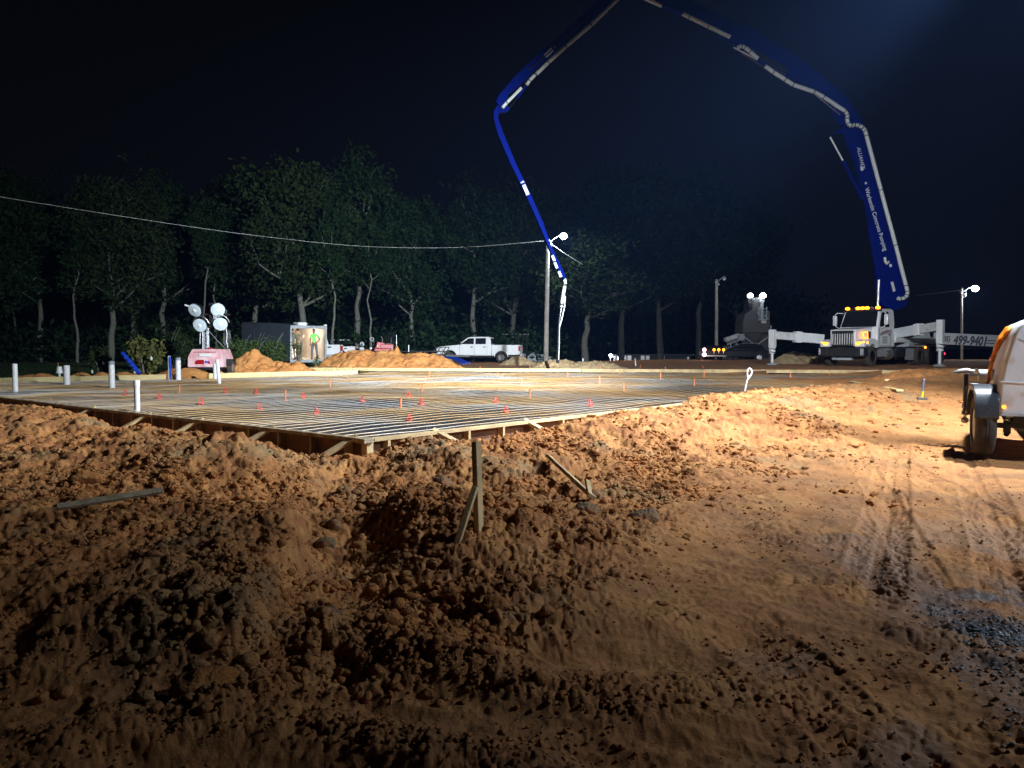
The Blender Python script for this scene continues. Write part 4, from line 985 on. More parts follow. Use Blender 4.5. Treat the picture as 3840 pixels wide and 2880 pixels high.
    MB().bx(-.2, .2, 1.1, 1.3, z1-.05, z1-.01).build('added_ceiling_glow', mat('added_ceiling_glow', (.9,.9,.9), .4, emis=(1,.95,.85), es=6), t)
    return t, w, fl
ct, CW, CFL = cargo()

# ================================================================== people
def skin_obj(name, verts, edges, radii, matl, parent, sub=2, root=0):
    me = bpy.data.meshes.new(name); me.from_pydata([tuple(v) for v in verts], edges, []); me.materials.append(matl)
    o = bpy.data.objects.new(name, me); C.objects.link(o); o.parent = parent
    sk = o.modifiers.new('skin', 'SKIN'); sk.use_smooth_shade = True
    for i, r in enumerate(radii):
        r = r if isinstance(r, tuple) else (r, r); me.skin_vertices[0].data[i].radius = r; me.skin_vertices[0].data[i].use_root = (i == root)
    sb = o.modifiers.new('sub', 'SUBSURF'); sb.levels = sub; sb.render_levels = sub
    return o
def person(label, loc, rz, arms, legs, shirt, lower, skin, hair, shortlegs=False, shoes='shorts', lean=0, headturn=0):
    """local: facing -y, right hand of the figure at -x. arms: {side: (elbow, wrist)}, legs: {side: (knee, ankle)}"""
    t = thing('person', label, 'person', loc, rz)
    V = []; E = []; Rr = []
    def ad(p, r, par=None):
        V.append(Vector(p)); Rr.append(r); i = len(V)-1
        if par is not None: E.append((par, i))
        return i
    pel = ad((0, 0, .95), (.145, .10)); wa = ad((0+lean*.3, 0, 1.12), (.125, .09), pel); ch = ad((lean*.7, .0, 1.32), (.155, .105), wa); nb = ad((lean, .0, 1.46), (.085, .075), ch)
    nk = ad((lean, -.01, 1.53), .052, nb); hd = ad((lean, -.02, 1.60), (.068, .078), nk); h2 = ad((lean, -.02, 1.68), (.078, .095), hd); h3 = ad((lean, -.01, 1.76), (.058, .07), h2)
    for s in (-1, 1):
        el, wr_ = arms[s]; sh = ad((lean+s*.18, 0, 1.43), .058, nb); e_ = ad(el, .042, sh); w_ = ad(wr_, .028, e_)
        d = (Vector(wr_)-Vector(el)).normalized(); pm = ad(Vector(wr_)+d*.07, (.036, .018), w_)
        side = d.cross(Vector((0, 1, 0))); side = side.normalized() if side.length > .1 else Vector((1, 0, 0))
        for k, ln in enumerate((.055, .068, .064, .048)):
            b_ = Vector(wr_)+d*.085+side*(k-1.5)*.018; i1 = ad(b_+d*ln*.5, .009, pm); ad(b_+d*ln+Vector((0, -.02, -.01)), .007, i1)
        th = ad(Vector(wr_)+d*.04-side*.04+Vector((0, -.015, 0)), .010, w_); ad(Vector(wr_)+d*.075-side*.05+Vector((0, -.03, 0)), .008, th)
        kn, an = legs[s]; hp = ad((s*.09, 0, .90), .085, pel); kk = ad(kn, .056, hp); aa = ad(an, .038, kk); ft = ad((an[0]+s*.02, an[1]-.13, .045), (.040, .030), aa)
    skin_obj('body', V, E, Rr, M[skin], t)
    # face: eyes, nose, ears
    mb = MB(); mb.ball((lean-.03, -.105, 1.69), .010, 8, 6); mb.ball((lean+.03, -.105, 1.69), .010, 8, 6); mb.bx(lean-.022, lean+.022, -.115, -.100, 1.622, 1.628); mb.build('face_features', M['hair'], t) if False else None
    for s in (-1, 1): MB().ball((lean+s*.03, -.108, 1.69), .009, 8, 6).build('eye', M['hair'], t)
    MB().beam((lean, -.105, 1.69), (lean, -.135, 1.652), .018, .016, .028, .02).build('nose', M[skin], t, bevel=.004)
    MB().path([(lean-.022, -.108, 1.625), (lean, -.114, 1.622), (lean+.022, -.108, 1.625)], .005, 6).build('mouth', M['redlens'], t)
    for s in (-1, 1): MB().ball((lean+s*.082, -.01, 1.68), .022, 8, 6, (.4, .8, 1.2)).build('ear', M[skin], t)
    MB().ball((lean, .005, 1.735), .098, 14, 10, (.88, 1.0, .80)).build('hair', M[hair], t)
    if hair == 'hair': MB().ball((lean, -.075, 1.61), .055, 10, 8, (1, .6, .75)).build('beard', M['hair'], t)
    sv = [(0, 0, .93), (lean*.3, 0, 1.12), (lean*.7, 0, 1.32), (lean, 0, 1.45)]; sr = [(.160, .118), (.148, .112), (.178, .125), (.105, .092)]; se = [(0,1),(1,2),(2,3)]
    for s in (-1, 1):
        el, wr_ = arms[s]; sh = Vector((lean+s*.185, 0, 1.43)); n = len(sv); sv += [sh, sh.lerp(Vector(el), .62)]; sr += [.080, .066]; se += [(3, n), (n, n+1)]
    skin_obj('shirt', sv, se, sr, M[shirt], t)
    tv = [(0, 0, .96)]; tr_ = [(.155, .115)]; te = []
    for s in (-1, 1):
        kn, an = legs[s]; hp = Vector((s*.095, 0, .86)); n = len(tv)
        if shortlegs: tv += [hp, hp.lerp(Vector(kn), .80)]; tr_ += [.105, .088]; te += [(0, n), (n, n+1)]
        else: tv += [hp, Vector(kn), Vector(an)+Vector((0, 0, .02))]; tr_ += [.102, .075, .066]; te += [(0, n), (n, n+1), (n+1, n+2)]
    skin_obj('shorts' if shortlegs else 'trousers', tv, te, tr_, M[lower], t)
    for s in (-1, 1):
        an = legs[s][1]; x = an[0]; y = an[1]
        MB().prism([(y-.19, 0), (y-.20, .04), (y-.14, .075), (y-.04, .10), (y+.07, .10), (y+.09, .03), (y+.08, 0)], x-.045, x+.045, 'x').build('shoe', M[shoes], t, bevel=.015)
    return t
def wpos(u, vfeet, Y): p = P(u, vfeet, Y); return p
# standing on the trailer floor just inside the sill
def floor_at(x, y):
    p = CW(x, y, CFL+.012); return p
person('person in bright green shirt and grey trousers standing in the open trailer', floor_at(.62, .38), R(10),
       {-1: ((-.235, .0, 1.15), (-.225, -.09, .90)), 1: ((.335, .04, 1.19), (.185, -.07, 1.0))}, {-1: ((-.13, -.02, .50), (-.15, .02, .09)), 1: ((.14, -.05, .50), (.17, .0, .09))}, 'tshirtgreen', 'trousers', 'skin', 'hair', lean=-.02)
person('person in grey T-shirt and black shorts standing at the left side of the open trailer', floor_at(-.78, .42), R(205),
       {-1: ((-.245, .02, 1.15), (-.25, -.06, .90)), 1: ((.24, .02, 1.15), (.25, -.05, .90))}, {-1: ((-.10, -.02, .50), (-.12, .02, .09)), 1: ((.10, -.02, .50), (.12, .02, .09))}, 'tshirtgray', 'shorts', 'skin', 'hair', shortlegs=True)
person('person in brown shirt and dark shorts reaching up in the middle of the trailer', floor_at(-.22, .80), R(160),
       {-1: ((-.29, -.12, 1.20), (-.18, -.32, 1.34)), 1: ((.30, -.10, 1.20), (.16, -.32, 1.30))}, {-1: ((-.10, -.02, .50), (-.11, .02, .09)), 1: ((.10, -.02, .50), (.11, .02, .09))}, 'tshirtbrown', 'shorts', 'skinlight', 'tshirtbrown', shortlegs=True)

# ================================================================== flatbed trailer with red machine
p = P(1560, 1335, 47)
t = thing('flatbed_trailer', 'black open flatbed trailer behind the big mound with upright ramps at its right end', 'trailer', (p.x, p.y, gp), R(-4))
mb = MB(); mb.bx(-3.2, 2.0, -1.0, 1.0, .62, .74); mb.build('deck', M['black'], t, bevel=.01)
for s in (-1, 1):
    mb = MB(); mb.beam((-3.2, s*1.0, .92), (2.0, s*1.0, .92), .05, .05)
    for k in range(6): mb.beam((-3.15+k*1.02, s*1.0, .74), (-3.15+k*1.02, s*1.0, .92), .04, .04)
    mb.build('side_rail', M['black'], t)
    mb = MB(); x0 = 1.2+s*.0
    mb.beam((1.15, s*.7, .74), (1.45, s*.7, 1.18), .05, .05); mb.beam((1.45, s*.7, 1.18), (2.0, s*.7, 1.18), .05, .05); mb.beam((2.0, s*.7, 1.18), (1.75, s*.7, .74), .05, .05); mb.beam((1.5, s*.7, 1.15), (1.72, s*.7, .76), .03, .03)
    mb.build('ramp', M['black'], t)
    for x in (-.9, .0): wheel(t, (x, s*1.08, .36), .36, .2, .2, 'y', .6)
mb = MB(); mb.beam((2.0, -.6, .66), (3.4, 0, .62), .08, .10); mb.beam((2.0, .6, .66), (3.4, 0, .62), .08, .10); mb.build('tongue', M['black'], t)
MB().bx(-3.24, -3.20, -.9, -.6, .64, .72).build('reflector_strip', M['redlens'], t)
MB().tube((-.25, -1.0, .9), (-.25, -1.0, 1.32), .035).build('post', M['white'], t)
def machine():
    p = P(1448, 1322, 47.5)
    t = thing('power_trowel', 'red ride-on concrete machine with raised levers parked on the flatbed trailer', 'machine', (p.x, p.y, gp+.75), R(12))
    mb = MB(); mb.bx(-.75, .75, -.5, .5, .18, .34); mb.bx(-.35, .45, -.35, .35, .34, .62); mb.prism([(-.7, .34), (.1, .34), (-.1, .70), (-.55, .78)], -.30, .30); mb.build('body', M['red'], t, bevel=.03)
    mb = MB(); mb.bx(.45, .80, -.45, .45, .10, .30); mb.build('engine_cover', M['red'], t, bevel=.03)
    mb = MB(); mb.bx(-.05, .35, -.22, .22, .62, .70); mb.bx(.28, .36, -.22, .22, .70, 1.05); mb.build('seat', M['black'], t, bevel=.03)
    for s in (-1, 1): MB().path([(-.25, s*.18, .6), (-.22, s*.18, .95), (-.30, s*.18, 1.12)], .025, 8).build('control_lever', M['steel'], t)
    mb = MB()
    for k in range(5): mb.path([(.05+.11*k, .05, .68), (.0+.12*k, .05, 1.0), (.05+.13*k, .0, 1.25+.04*k)], .022, 6)
    mb.build('hose_bundle', M['black'], t)
    mb = MB(); mb.tube((.66, .1, .3), (.66, .1, 1.22), .03); mb.build('exhaust_stack', M['steel'], t)
    for s in (-1, 1): MB().lathe([(.45, 0), (.48, .02), (.48, .06), (.3, .12)], (s*.4, 0, .04), 'z', 20).build('blade_guard', M['gray'], t)
    for k, (x, z) in enumerate(((-.55, .50), (.62, .36), (.35, .34))): MB().ball((x, -.42, z), .06, 8, 6).build('lamp', M['white'], t)
machine()
for k, (u, v, h, lab) in enumerate(((1394, 1325, 1.0, 'thin-framed black and white machine left of the red one'), (1357, 1330, .7, 'lower black and white machine leftmost on the flatbed'))):
    p = P(u, v, 48.5); t = thing('walk_behind_trowel', lab, 'machine', (p.x, p.y, gp+.75), .4)
    mb = MB(); mb.lathe([(.30, .0), (.34, .03), (.34, .08), (.2, .12)], n=18); mb.build('guard_ring', M['black'], t)
    MB().bx(-.14, .14, -.14, .14, .12, .42).build('engine', M['gray'], t, bevel=.03)
    MB().ball((-.1, -.2, .35), .09, 10, 8).build('tank', M['white'], t)
    MB().path([(0, 0, .3), (.1, -.05, .6), (.15, -.1, h*.8), (-.05, -.1, h)], .022, 8).build('handle', M['steel'], t)
    mb = MB(); mb.path([(.12*math.cos(a), -.1, h-.05+.12*math.sin(a)) for a in np.linspace(0, 6.28, 12)], .015, 6); mb.build('hand_wheel', M['white'], t)

# ================================================================== faded red light tower (lamps off)
def far_tower():
    p = P(786, 1375, 31); g0 = .16
    t = thing('light_tower', 'faded pink-red towable light tower with four round lamps switched off', 'light tower', (p.x, p.y, g0), R(4))
    prof = [(-.72, .35), (-.70, .75), (-.60, 1.02), (-.56, 1.10), (.56, 1.10), (.60, 1.02), (.70, .75), (.72, .35)]
    mb = MB(); top = [(a*.9, b-.03*(b > 1)) for a, b in prof]
    n = len(prof); vs = [(a, -.52, b) for a, b in prof]+[(a*1.0, .9, b) for a, b in prof]; vs[2] = (-.60, -.42, 1.02); vs[3] = (-.56, -.38, 1.10); vs[4] = (.56, -.38, 1.10); vs[5] = (.60, -.42, 1.02)
    mb.add(vs, [tuple(range(n)), tuple(reversed(range(n, 2*n)))]+[(i, i+n, (i+1) % n+n, (i+1) % n) for i in range(n)]); mb.build('shell', M['pink'], t, bevel=.035, seg=3)
    mb = MB(); mb.bx(-.50, .42, -.46, -.40, .96, .985); mb.build('vent_slot', M['redlens'], t)
    mb = MB(); mb.bx(-.24, .22, -.525, -.50, .80, .91); mb.build('label_plate', M['white'], t, bevel=.005)
    mb = MB(); mb.bx(-.22, -.08, -.53, -.51, .87, .885); mb.build('label_text', M['letternavy'], t) if False else text('label_text', 'Light Tower', .075, M['letternavy'], t, basis((0, -.529, .855), (1,0,0), (0,0,1)), .002) if False else None
    mb = MB(); mb.prism([(-.42, .48), (-.40, .60), (-.30, .66), (-.05, .66), (-.05, .48)], -.53, -.505); mb.build('side_hatch', M['redlens'], t, bevel=.01)
    mb = MB(); mb.prism([(-.02, .54), (.16, .54), (.13, .64), (.07, .58), (.02, .64)], -.53, -.505); mb.build('emblem', M['bluetape'], t)
    mb = MB(); mb.prism([(.08, .50), (.22, .50), (.15, .62)], -.535, -.507); mb.build('emblem_point', M['red'], t)
    MB().bx(-.08, .08, .0, .2, 1.10, 1.16).build('lifting_eye', M['red'], t, bevel=.02)
    for s in (-1, 1):
        wheel(t, (s*.80, .2, .32), .32, .18, .18, 'x', .6)
        mb = MB(); mb.prism([(-.16, .42), (-.10, .68), (.5, .68), (.56, .42), (.53, .42), (.47, .65), (-.07, .65), (-.13, .42)], s*.80-.12, s*.80+.12, 'x'); mb.build('fender', M['black'], t)
    MB().bx(-.6, .6, -.45, .85, .24, .35).build('chassis', M['black'], t)
    # lattice mast
    mb = MB(); mx, my = -.22, .25
    for a, b in ((-.09, -.09), (.09, -.09), (.09, .09), (-.09, .09)): mb.tube((mx+a, my+b, 1.05), (mx+a, my+b, 2.05), .022, n=6)
    for k in range(7):
        z = 1.1+.14*k; mb.tube((mx-.09, my-.09, z), (mx+.09, my-.09, z+.12), .013, n=5); mb.tube((mx+.09, my+.09, z), (mx-.09, my+.09, z+.12), .013, n=5); mb.tube((mx-.09, my-.09, z+.12), (mx+.09, my-.09, z+.13), .013, n=5)
    mb.build('lattice_mast', M['galv'], t)
    MB().bx(-.05, .12, .18, .32, 2.0, 3.02).build('head_post', M['black'], t, bevel=.01)
    MB().bx(.15, .29, .10, .16, 2.34, 2.50).build('ballast_box', M['white'], t, bevel=.01)
    mb = MB()
    for k in range(3): mb.path([(.62+.05*k+.12*math.cos(a)*.8, .2, 1.55+.38*math.sin(a)) for a in np.linspace(0, 6.28, 18)], .016, 6)
    mb.build('cable_coil', M['black'], t)
    MB().path([(.66, .12, 1.95), (.70, .1, 1.7), (.68, .1, 1.4), (.72, .1, 1.15)], .014, 6).build('white_cord', M['white'], t)
    MB().path([(-.12, .1, 1.95), (.3, .1, 1.45), (.62, .1, 1.12)], .012, 6).build('stay_cable', M['steel'], t)
    MB().tube((-.42, .25, 1.95), (-.46, .25, 1.3), .014).build('side_cord', M['white'], t)
    bpy.context.view_layer.update(); inv = t.matrix_world.inverted()
    for k, (u, v, tx, tz) in enumerate(((731, 1163, -.35, -.50), (813, 1161, .30, -.28), (745, 1219, -.15, -.34), (818, 1214, .25, -.36))):
        c = inv@P(u, v, 31.0-.05*k); c.y = .05+.02*k
        d = Vector((tx*.8, -1, tz)).normalized(); q = d.to_track_quat('Z', 'Y').to_matrix()
        def put(prof, name, m, par, n=24):
            tmp = MB().lathe(prof, (0,0,0), 'z', n); mb = MB(); mb.add([c+q@Vector(v_) for v_ in tmp.v], tmp.f); return mb.build(name, M[m], par)
        r = .30
        lamp = put([(.08, -.38), (.14, -.34), (.22, -.2), (r*.97, -.03), (r, .0), (r, .02), (r*.9, .02)], 'lamp', 'black', t)
        put([(r*.96, -.02), (r*.93, .032), (r*.6, .052), (r*.2, .060), (.005, .061)], 'lens', 'reflector', lamp)
        put([(.085, .062), (.07, .075), (.01, .08)], 'bulb_glint', 'lampcore', lamp, 10)
        sd = q@Vector((1, 0, 0)); up = q@Vector((0, 1, 0)); mb = MB()
        mb.path([c+sd*(r+.04)*math.cos(a)+up*(r+.05)*math.sin(a)*(-1 if v > 1200 and False else 1)+d*(-.12) for a in np.linspace(.1, math.pi-.1, 8)] if v > 1190 else [c+sd*(r+.04)*math.cos(a)-up*(r+.05)*math.sin(a)+d*(-.12) for a in np.linspace(.1, math.pi-.1, 8)], .018, 6)
        mb.build('yoke', M['steel'], lamp)
    MB().tube((-.95, .0, 2.92), (-.78, .05, 2.86), .035).build('sensor', M['white'], t)
    mb = MB(); mb.bx(-.75, .78, .26, .32, 2.50, 2.58); mb.build('cross_bar', M['black'], t)
far_tower()
# ================================================================== concrete pump truck
def pump():
    psi = math.atan2(-.636, -.772)     # heading of the truck (towards the camera and to the left)
    g0 = .35; o = P(3262, 1375, 38.0); F = Vector((math.cos(psi), math.sin(psi), 0)); Lf = Vector((-F.y, F.x, 0))
    # o is the near front wheel (driver side): move to axle centre
    cen = Vector((o.x, o.y, 0))-Lf*1.02*(1 if (Lf.x > 0) else -1)
    t = thing('concrete_pump_truck', 'white concrete pump truck with amber lamps lit and huge blue boom arching over the slab', 'pump truck', (cen.x, cen.y, g0), psi)
    bpy.context.view_layer.update(); mw = t.matrix_world; inv = mw.inverted()
    sL = 1 if Lf.x > 0 else -1     # sign of local y for the side facing the right of the picture
    def B(name, m, *a, par=None, **k): mb = MB(); mb.bx(*a); return mb.build(name, M[m], par or t, **k)
    # --- cab
    cabm = M['white']
    mb = MB(); sec = [(-2.75, 1.0), (-2.75, 2.92), (-2.55, 3.02), (-1.35, 2.98), (-1.18, 2.88), (-.78, 1.98), (-.74, 1.0)]
    n = len(sec)
    def iw(z): return 1.03 if z < 1.9 else 1.03-.10*(z-1.9)/1.1
    vs = [(a, -iw(b), b) for a, b in sec]+[(a, iw(b), b) for a, b in sec]
    mb.add(vs, [tuple(range(n)), tuple(reversed(range(n, 2*n)))]+[(i, i+n, (i+1) % n+n, (i+1) % n) for i in range(n)]); mb.build('cab', cabm, t, bevel=.06, seg=3)
    mb = MB(); mb.hexa([(-.80, -.92, 2.06), (-.75, -.92, 2.06), (-.75, .92, 2.06), (-.80, .92, 2.06), (-1.19, -.84, 2.84), (-1.14, -.84, 2.85), (-1.14, .84, 2.85), (-1.19, .84, 2.84)]); mb.build('windshield', M['glass'], t, bevel=.01)
    mb = MB(); mb.prism([(-1.05, -1.0), (-1.05, 1.0), (-1.30, .98), (-1.30, -.98)], 2.86, 2.96, 'z'); mb.build('visor', M['black'], t, bevel=.015)
    for s in (-1, 1):
        out = [(-2.10, 2.05), (-1.05, 2.05), (-1.08, 2.25), (-1.34, 2.82), (-2.05, 2.86), (-2.13, 2.75)]; k = len(out)
        mb = MB(); mb.add([(a, s*(iw(b)+.006), b) for a, b in out]+[(a, s*(iw(b)-.03), b) for a, b in out], [tuple(range(k)), tuple(reversed(range(k, 2*k)))]+[(i, i+k, (i+1) % k+k, (i+1) % k) for i in range(k)])
        mb.build('side_window', M['glass'], t)
        door = MB(); w_ = .012
        for x in (-2.24, -.93): door.bx(x-w_, x+w_, s*1.034-.004, s*1.034+.004, 1.08, 2.0)
        door.bx(-2.24, -.93, s*1.034-.004, s*1.034+.004, 1.06, 1.08); door.build('door_gap', M['black'], t)
        B('door_handle', 'black', -2.14, -1.98, min(s*1.03, s*1.07), max(s*1.03, s*1.07), 1.62, 1.70, bevel=.01)
        mb = MB()
        for k2 in range(3): mb.prism([(-2.55, 1.86-.07*k2), (-1.9, 1.90-.06*k2), (-1.2, 1.78-.06*k2), (-.95, 1.66-.07*k2), (-1.2, 1.74-.06*k2), (-1.9, 1.865-.06*k2)], s*1.034-.004, s*1.034+.005)
        mb.build('door_stripe', mat('stripe_maroon', (.14,.04,.06), .5), t)
        mb = MB()
        for k2 in range(4): mb.bx(-1.85, -1.30, s*1.034-.004, s*1.034+.004, 1.50-.10*k2, 1.54-.10*k2)
        mb.build('door_lettering', M['letternavy'], t)
        # mirror on arm
        mb = MB(); mb.path([(-1.15, s*1.0, 2.80), (-.98, s*1.24, 2.82), (-.95, s*1.34, 2.72), (-.95, s*1.34, 2.15), (-1.0, s*1.20, 2.02), (-1.0, s*1.02, 2.0)], .025, 8); mb.build('mirror_arm', M['brightwork'], t)
        B('mirror', 'brightwork', -1.04, -.90, s*1.36-.10, s*1.36+.10, 2.15, 2.68, bevel=.03)
    # --- hood, grille
    mb = MB(); h0 = [(-.80, 1.02), (.76, 1.05), (.84, 1.20), (.82, 1.80), (.74, 1.90), (-.80, 2.04)]
    def hw(a, b): return (.80 if a < 0 else .68)-(.05 if b > 1.7 else 0)
    k = len(h0); mb.add([(a, -hw(a, b), b) for a, b in h0]+[(a, hw(a, b), b) for a, b in h0], [tuple(range(k)), tuple(reversed(range(k, 2*k)))]+[(i, i+k, (i+1) % k+k, (i+1) % k) for i in range(k)])
    mb.build('hood', cabm, t, bevel=.07, seg=3)
    gr = B('grille', 'black', .80, .875, -.60, .60, 1.06, 1.86, bevel=.03)
    mb = MB(); mb.prism([(-.62, 1.05), (-.62, 1.88), (.62, 1.88), (.62, 1.05), (.57, 1.05), (.57, 1.83), (-.57, 1.83), (-.57, 1.05)], .86, .90, 'x'); mb.build('grille_surround', M['brightwork'], gr, bevel=.008)
    for i in range(9): B('grille_bar', 'brightwork', .875, .91, -.50+.125*i-.018, -.50+.125*i+.018, 1.12, 1.68, par=gr, bevel=.006)
    mb = MB(); mb.prism([(-.20, 1.78), (-.10, 1.70), (0, 1.80), (.10, 1.70), (.20, 1.78), (.12, 1.78), (.05, 1.74), (0, 1.84), (-.05, 1.74), (-.12, 1.78)], .89, .93, 'x'); mb.build('wing_emblem', M['chrome'], gr)
    B('hood_name', 'letternavy', .60, .62, .15, .45, 1.925, 1.93) if False else None
    for s in (-1, 1):
        # fender over the front wheel with lamp
        fo = [(-.75, 1.0), (-.62, 1.28), (-.30, 1.42), (.25, 1.42), (.70, 1.36), (.95, 1.18), (.97, 1.0), (.80, 1.0), (.62, 1.10)]+[(.58*math.cos(R(a)), .53+.62*math.sin(R(a))) for a in (50, 75, 100, 125, 140)]
        mb = MB(); mb.prism(fo, min(s*.66, s*1.16), max(s*.66, s*1.16)); mb.build('fender', cabm, t, bevel=.04)
        mb = MB(); mb.hexa([(.955, s*.74, 1.10), (1.0, s*.74, 1.10), (.93, s*1.14, 1.12), (.86, s*1.14, 1.12), (.90, s*.74, 1.24), (.96, s*.74, 1.24), (.88, s*1.14, 1.27), (.82, s*1.14, 1.27)] if s > 0 else [(.86, s*1.14, 1.12), (.93, s*1.14, 1.12), (1.0, s*.74, 1.10), (.955, s*.74, 1.10), (.82, s*1.14, 1.27), (.88, s*1.14, 1.27), (.96, s*.74, 1.24), (.90, s*.74, 1.24)])
        mb.build('turn_lamp', M['amber'], t, bevel=.015)
        mb = MB(); mb.ball((.62, s*1.17, 1.22), .06, 10, 8, (1, .5, 1)); mb.build('side_lamp', M['amber'], t)
    # angular side lamp frame on hood
    s = sL
    mb = MB(); mb.path([(.30, s*.80, 1.48), (.42, s*.81, 1.72), (-.05, s*.83, 1.78), (-.10, s*.83, 1.45), (.30, s*.80, 1.48)], .022, 6); mb.build('hood_side_lamp', M['amber'], t)
    B('hood_vent', 'black', -.45, -.16, min(s*.79, s*.83), max(s*.79, s*.83), 1.44, 1.80, bevel=.01)
    # bumper
    mb = MB(); mb.prism([(.62, -1.22), (1.02, -1.20), (1.22, -.80), (1.26, 0), (1.22, .80), (1.02, 1.20), (.62, 1.22), (.62, 1.0), (.95, .7), (.95, -.7), (.62, -1.0)], .52, .98, 'z'); mb.build('bumper', M['blackgloss'], t, bevel=.03)
    for s in (-1, 1):
        mb = MB()
        for k2 in range(3): mb.bx(1.05-.02*k2, 1.10-.02*k2, s*(1.05+.05*k2)-.012, s*(1.05+.05*k2)+.012, .60, .92)
        mb.build('bumper_trim', M['brightwork'], t)
    B('tow_beam', 'gray', .70, .95, -.5, .5, .34, .46, bevel=.01)
    # roof lamps
    for y in (-.80, -.24, 0, .24, .80):
        mb = MB(); mb.ball((-1.22, y, 3.05), .105, 10, 6, (1, 1.2, .8)); rl = mb.build('roof_lamp', M['amber'], t)
    for s in (-1, 1): MB().tube((-1.5, s*.45, 3.06), (-1.15, s*.45, 3.10), .035).build('air_horn', M['chrome'], t)
    # chassis, tanks, steps, wheels
    B('chassis_frame', 'black', -9.4, .7, -.45, .45, .70, .98)
    for s in (-1, 1):
        mb = MB(); mb.lathe([(.30, -2.4), (.32, -2.38), (.32, -1.55), (.30, -1.53)], (0, s*.86, .66), 'x', 20); mb.build('fuel_tank', M['steel'], t)
        B('step', 'black', -1.45, -.85, min(s*.75, s*1.12), max(s*.75, s*1.12), .42, .50); B('tool_box', 'blackgloss', -3.9, -2.7, min(s*.62, s*1.12), max(s*.62, s*1.12), .48, .98, bevel=.02)
        B('mud_flap', 'steel', -4.72, -4.69, min(s*.75, s*1.20), max(s*.75, s*1.20), .30, .95)
        wheel(t, (0, s*1.02, .53), .53, .30, .30, 'y', 1.0, 'chrome')
        for x in (-5.6, -7.0, -8.4): wheel(t, (x, s*.95, .53), .53, .50, .30, 'y', .8, 'chrome')
        B('rear_fender', 'black', -9.1, -4.9, min(s*.70, s*1.20), max(s*.70, s*1.20), 1.12, 1.16)
    B('deck', 'white', -9.6, -2.85, -1.05, 1.05, 1.25, 1.50, bevel=.02); B('deck_side', 'gray', -9.2, -4.2, -1.15, 1.15, 1.02, 1.245, bevel=.02)
    mb = MB(); mb.ball((-6.2, sL*1.2, .98), .06, 8, 6); mb.build('side_marker', M['amber'], t)
    mb = MB(); mb.ball((-9.62, sL*.9, .62), .07, 8, 6); mb.build('tail_lamp', M['redlamp'], t)
    mb = MB(); mb.prism([(-10.6, 1.5), (-9.6, 1.62), (-9.6, .95), (-10.2, .9)], -.55, .55); mb.build('hopper', M['steel'], t, bevel=.02)
    # turret
    mb = MB(); mb.lathe([(.62, 1.50), (.60, 1.72), (.50, 1.80), (.50, 2.0)], (-3.55, 0, 0), n=24); mb.build('turret_ring', M['white'], t)
    mb = MB(); mb.prism([(-4.05, 1.85), (-3.05, 1.85), (-2.98, 2.3), (-3.2, 2.95), (-3.55, 3.1), (-3.95, 2.9), (-4.1, 2.3)], -.42, .42); mb.build('turret', M['white'], t, bevel=.05)
    B('turret_decal', 'letternavy', -3.75, -3.45, min(sL*.42, sL*.428), max(sL*.42, sL*.428), 2.35, 2.62, bevel=.003)
    # --- boom, in a vertical plane from turret to hose
    tur = mw@Vector((-3.55, 0, 0)); p0 = Vector((tur.x, tur.y)); tipw = P(2098, 1358, 37.0); p1 = Vector((tipw.x, tipw.y)); pd = (p1-p0).normalized(); pn_ = Vector((-pd.y, pd.x))
    if pn_.y > 0: pn_ = -pn_         # towards the camera
    PN = Vector((pn_.x, pn_.y, 0))
    def BP(u, v, off=0.0):
        r = ray(u, v); rn = r.x*pn_.x+r.y*pn_.y; tt = ((p0.x*pn_.x+p0.y*pn_.y)+off)/rn
        return inv@Vector((r.x*tt, r.y*tt, CH+r.z*tt))
    PNl = (inv.to_3x3()@PN)
    def slab_poly(name, pts, m, wd=.42, par=None, bevel=.03):
        q = [BP(u, v) for u, v in pts]; k = len(q); mb = MB()
        mb.add([a+PNl*wd/2 for a in q]+[a-PNl*wd/2 for a in q], [tuple(range(k)), tuple(reversed(range(k, 2*k)))]+[(i, i+k, (i+1) % k+k, (i+1) % k) for i in range(k)])
        return mb.build(name, M[m], par or t, bevel=bevel)
    s1 = slab_poly('boom_section', [(3292,1118),(3285,1000),(3262,840),(3238,720),(3205,600),(3172,520),(3165,450),(3190,425),(3222,440),(3240,520),(3262,590),(3300,740),(3335,880),(3368,1000),(3398,1105),(3392,1150),(3350,1165),(3310,1150)], 'blue', .36)
    s2 = slab_poly('boom_section', [(3205,478),(3150,470),(3118,400),(3090,350),(3040,325),(2985,300),(2920,268),(2860,228),(2800,190),(2750,160),(2735,120),(2755,92),(2800,105),(2860,135),(2940,190),(3010,235),(3090,300),(3165,365),(3215,440)], 'blue', .34)
    s3 = slab_poly('boom_section', [(2765,155),(2715,150),(2690,120),(2600,75),(2520,40),(2430,5),(2330,-40),(2290,-75),(2310,-110),(2370,-90),(2480,-40),(2600,15),(2700,62),(2770,98)], 'blue', .32)
    s4 = slab_poly('boom_section', [(2330,-95),(2345,-55),(2318,-22),(2260,42),(2170,122),(2080,198),(2008,262),(1960,312),(1905,358),(1895,400),(1870,402),(1858,385),(1868,360),(1930,288),(2010,212),(2100,132),(2190,52),(2262,-18),(2300,-80)], 'blue', .34, bevel=.02)
    s5 = slab_poly('boom_section', [(1850,420),(1862,400),(1880,395),(1893,398),(1912,405),(1908,416),(1898,421),(1870,424),(1866,445),(1888,505),(1935,620),(1985,722),(2034,835),(2068,930),(2112,1020),(2121,1042),(2112,1050),(2098,1030),(2046,905),(2015,832),(1965,722),(1915,620),(1865,505),(1849,445)], 'blue', .24, bevel=.012)
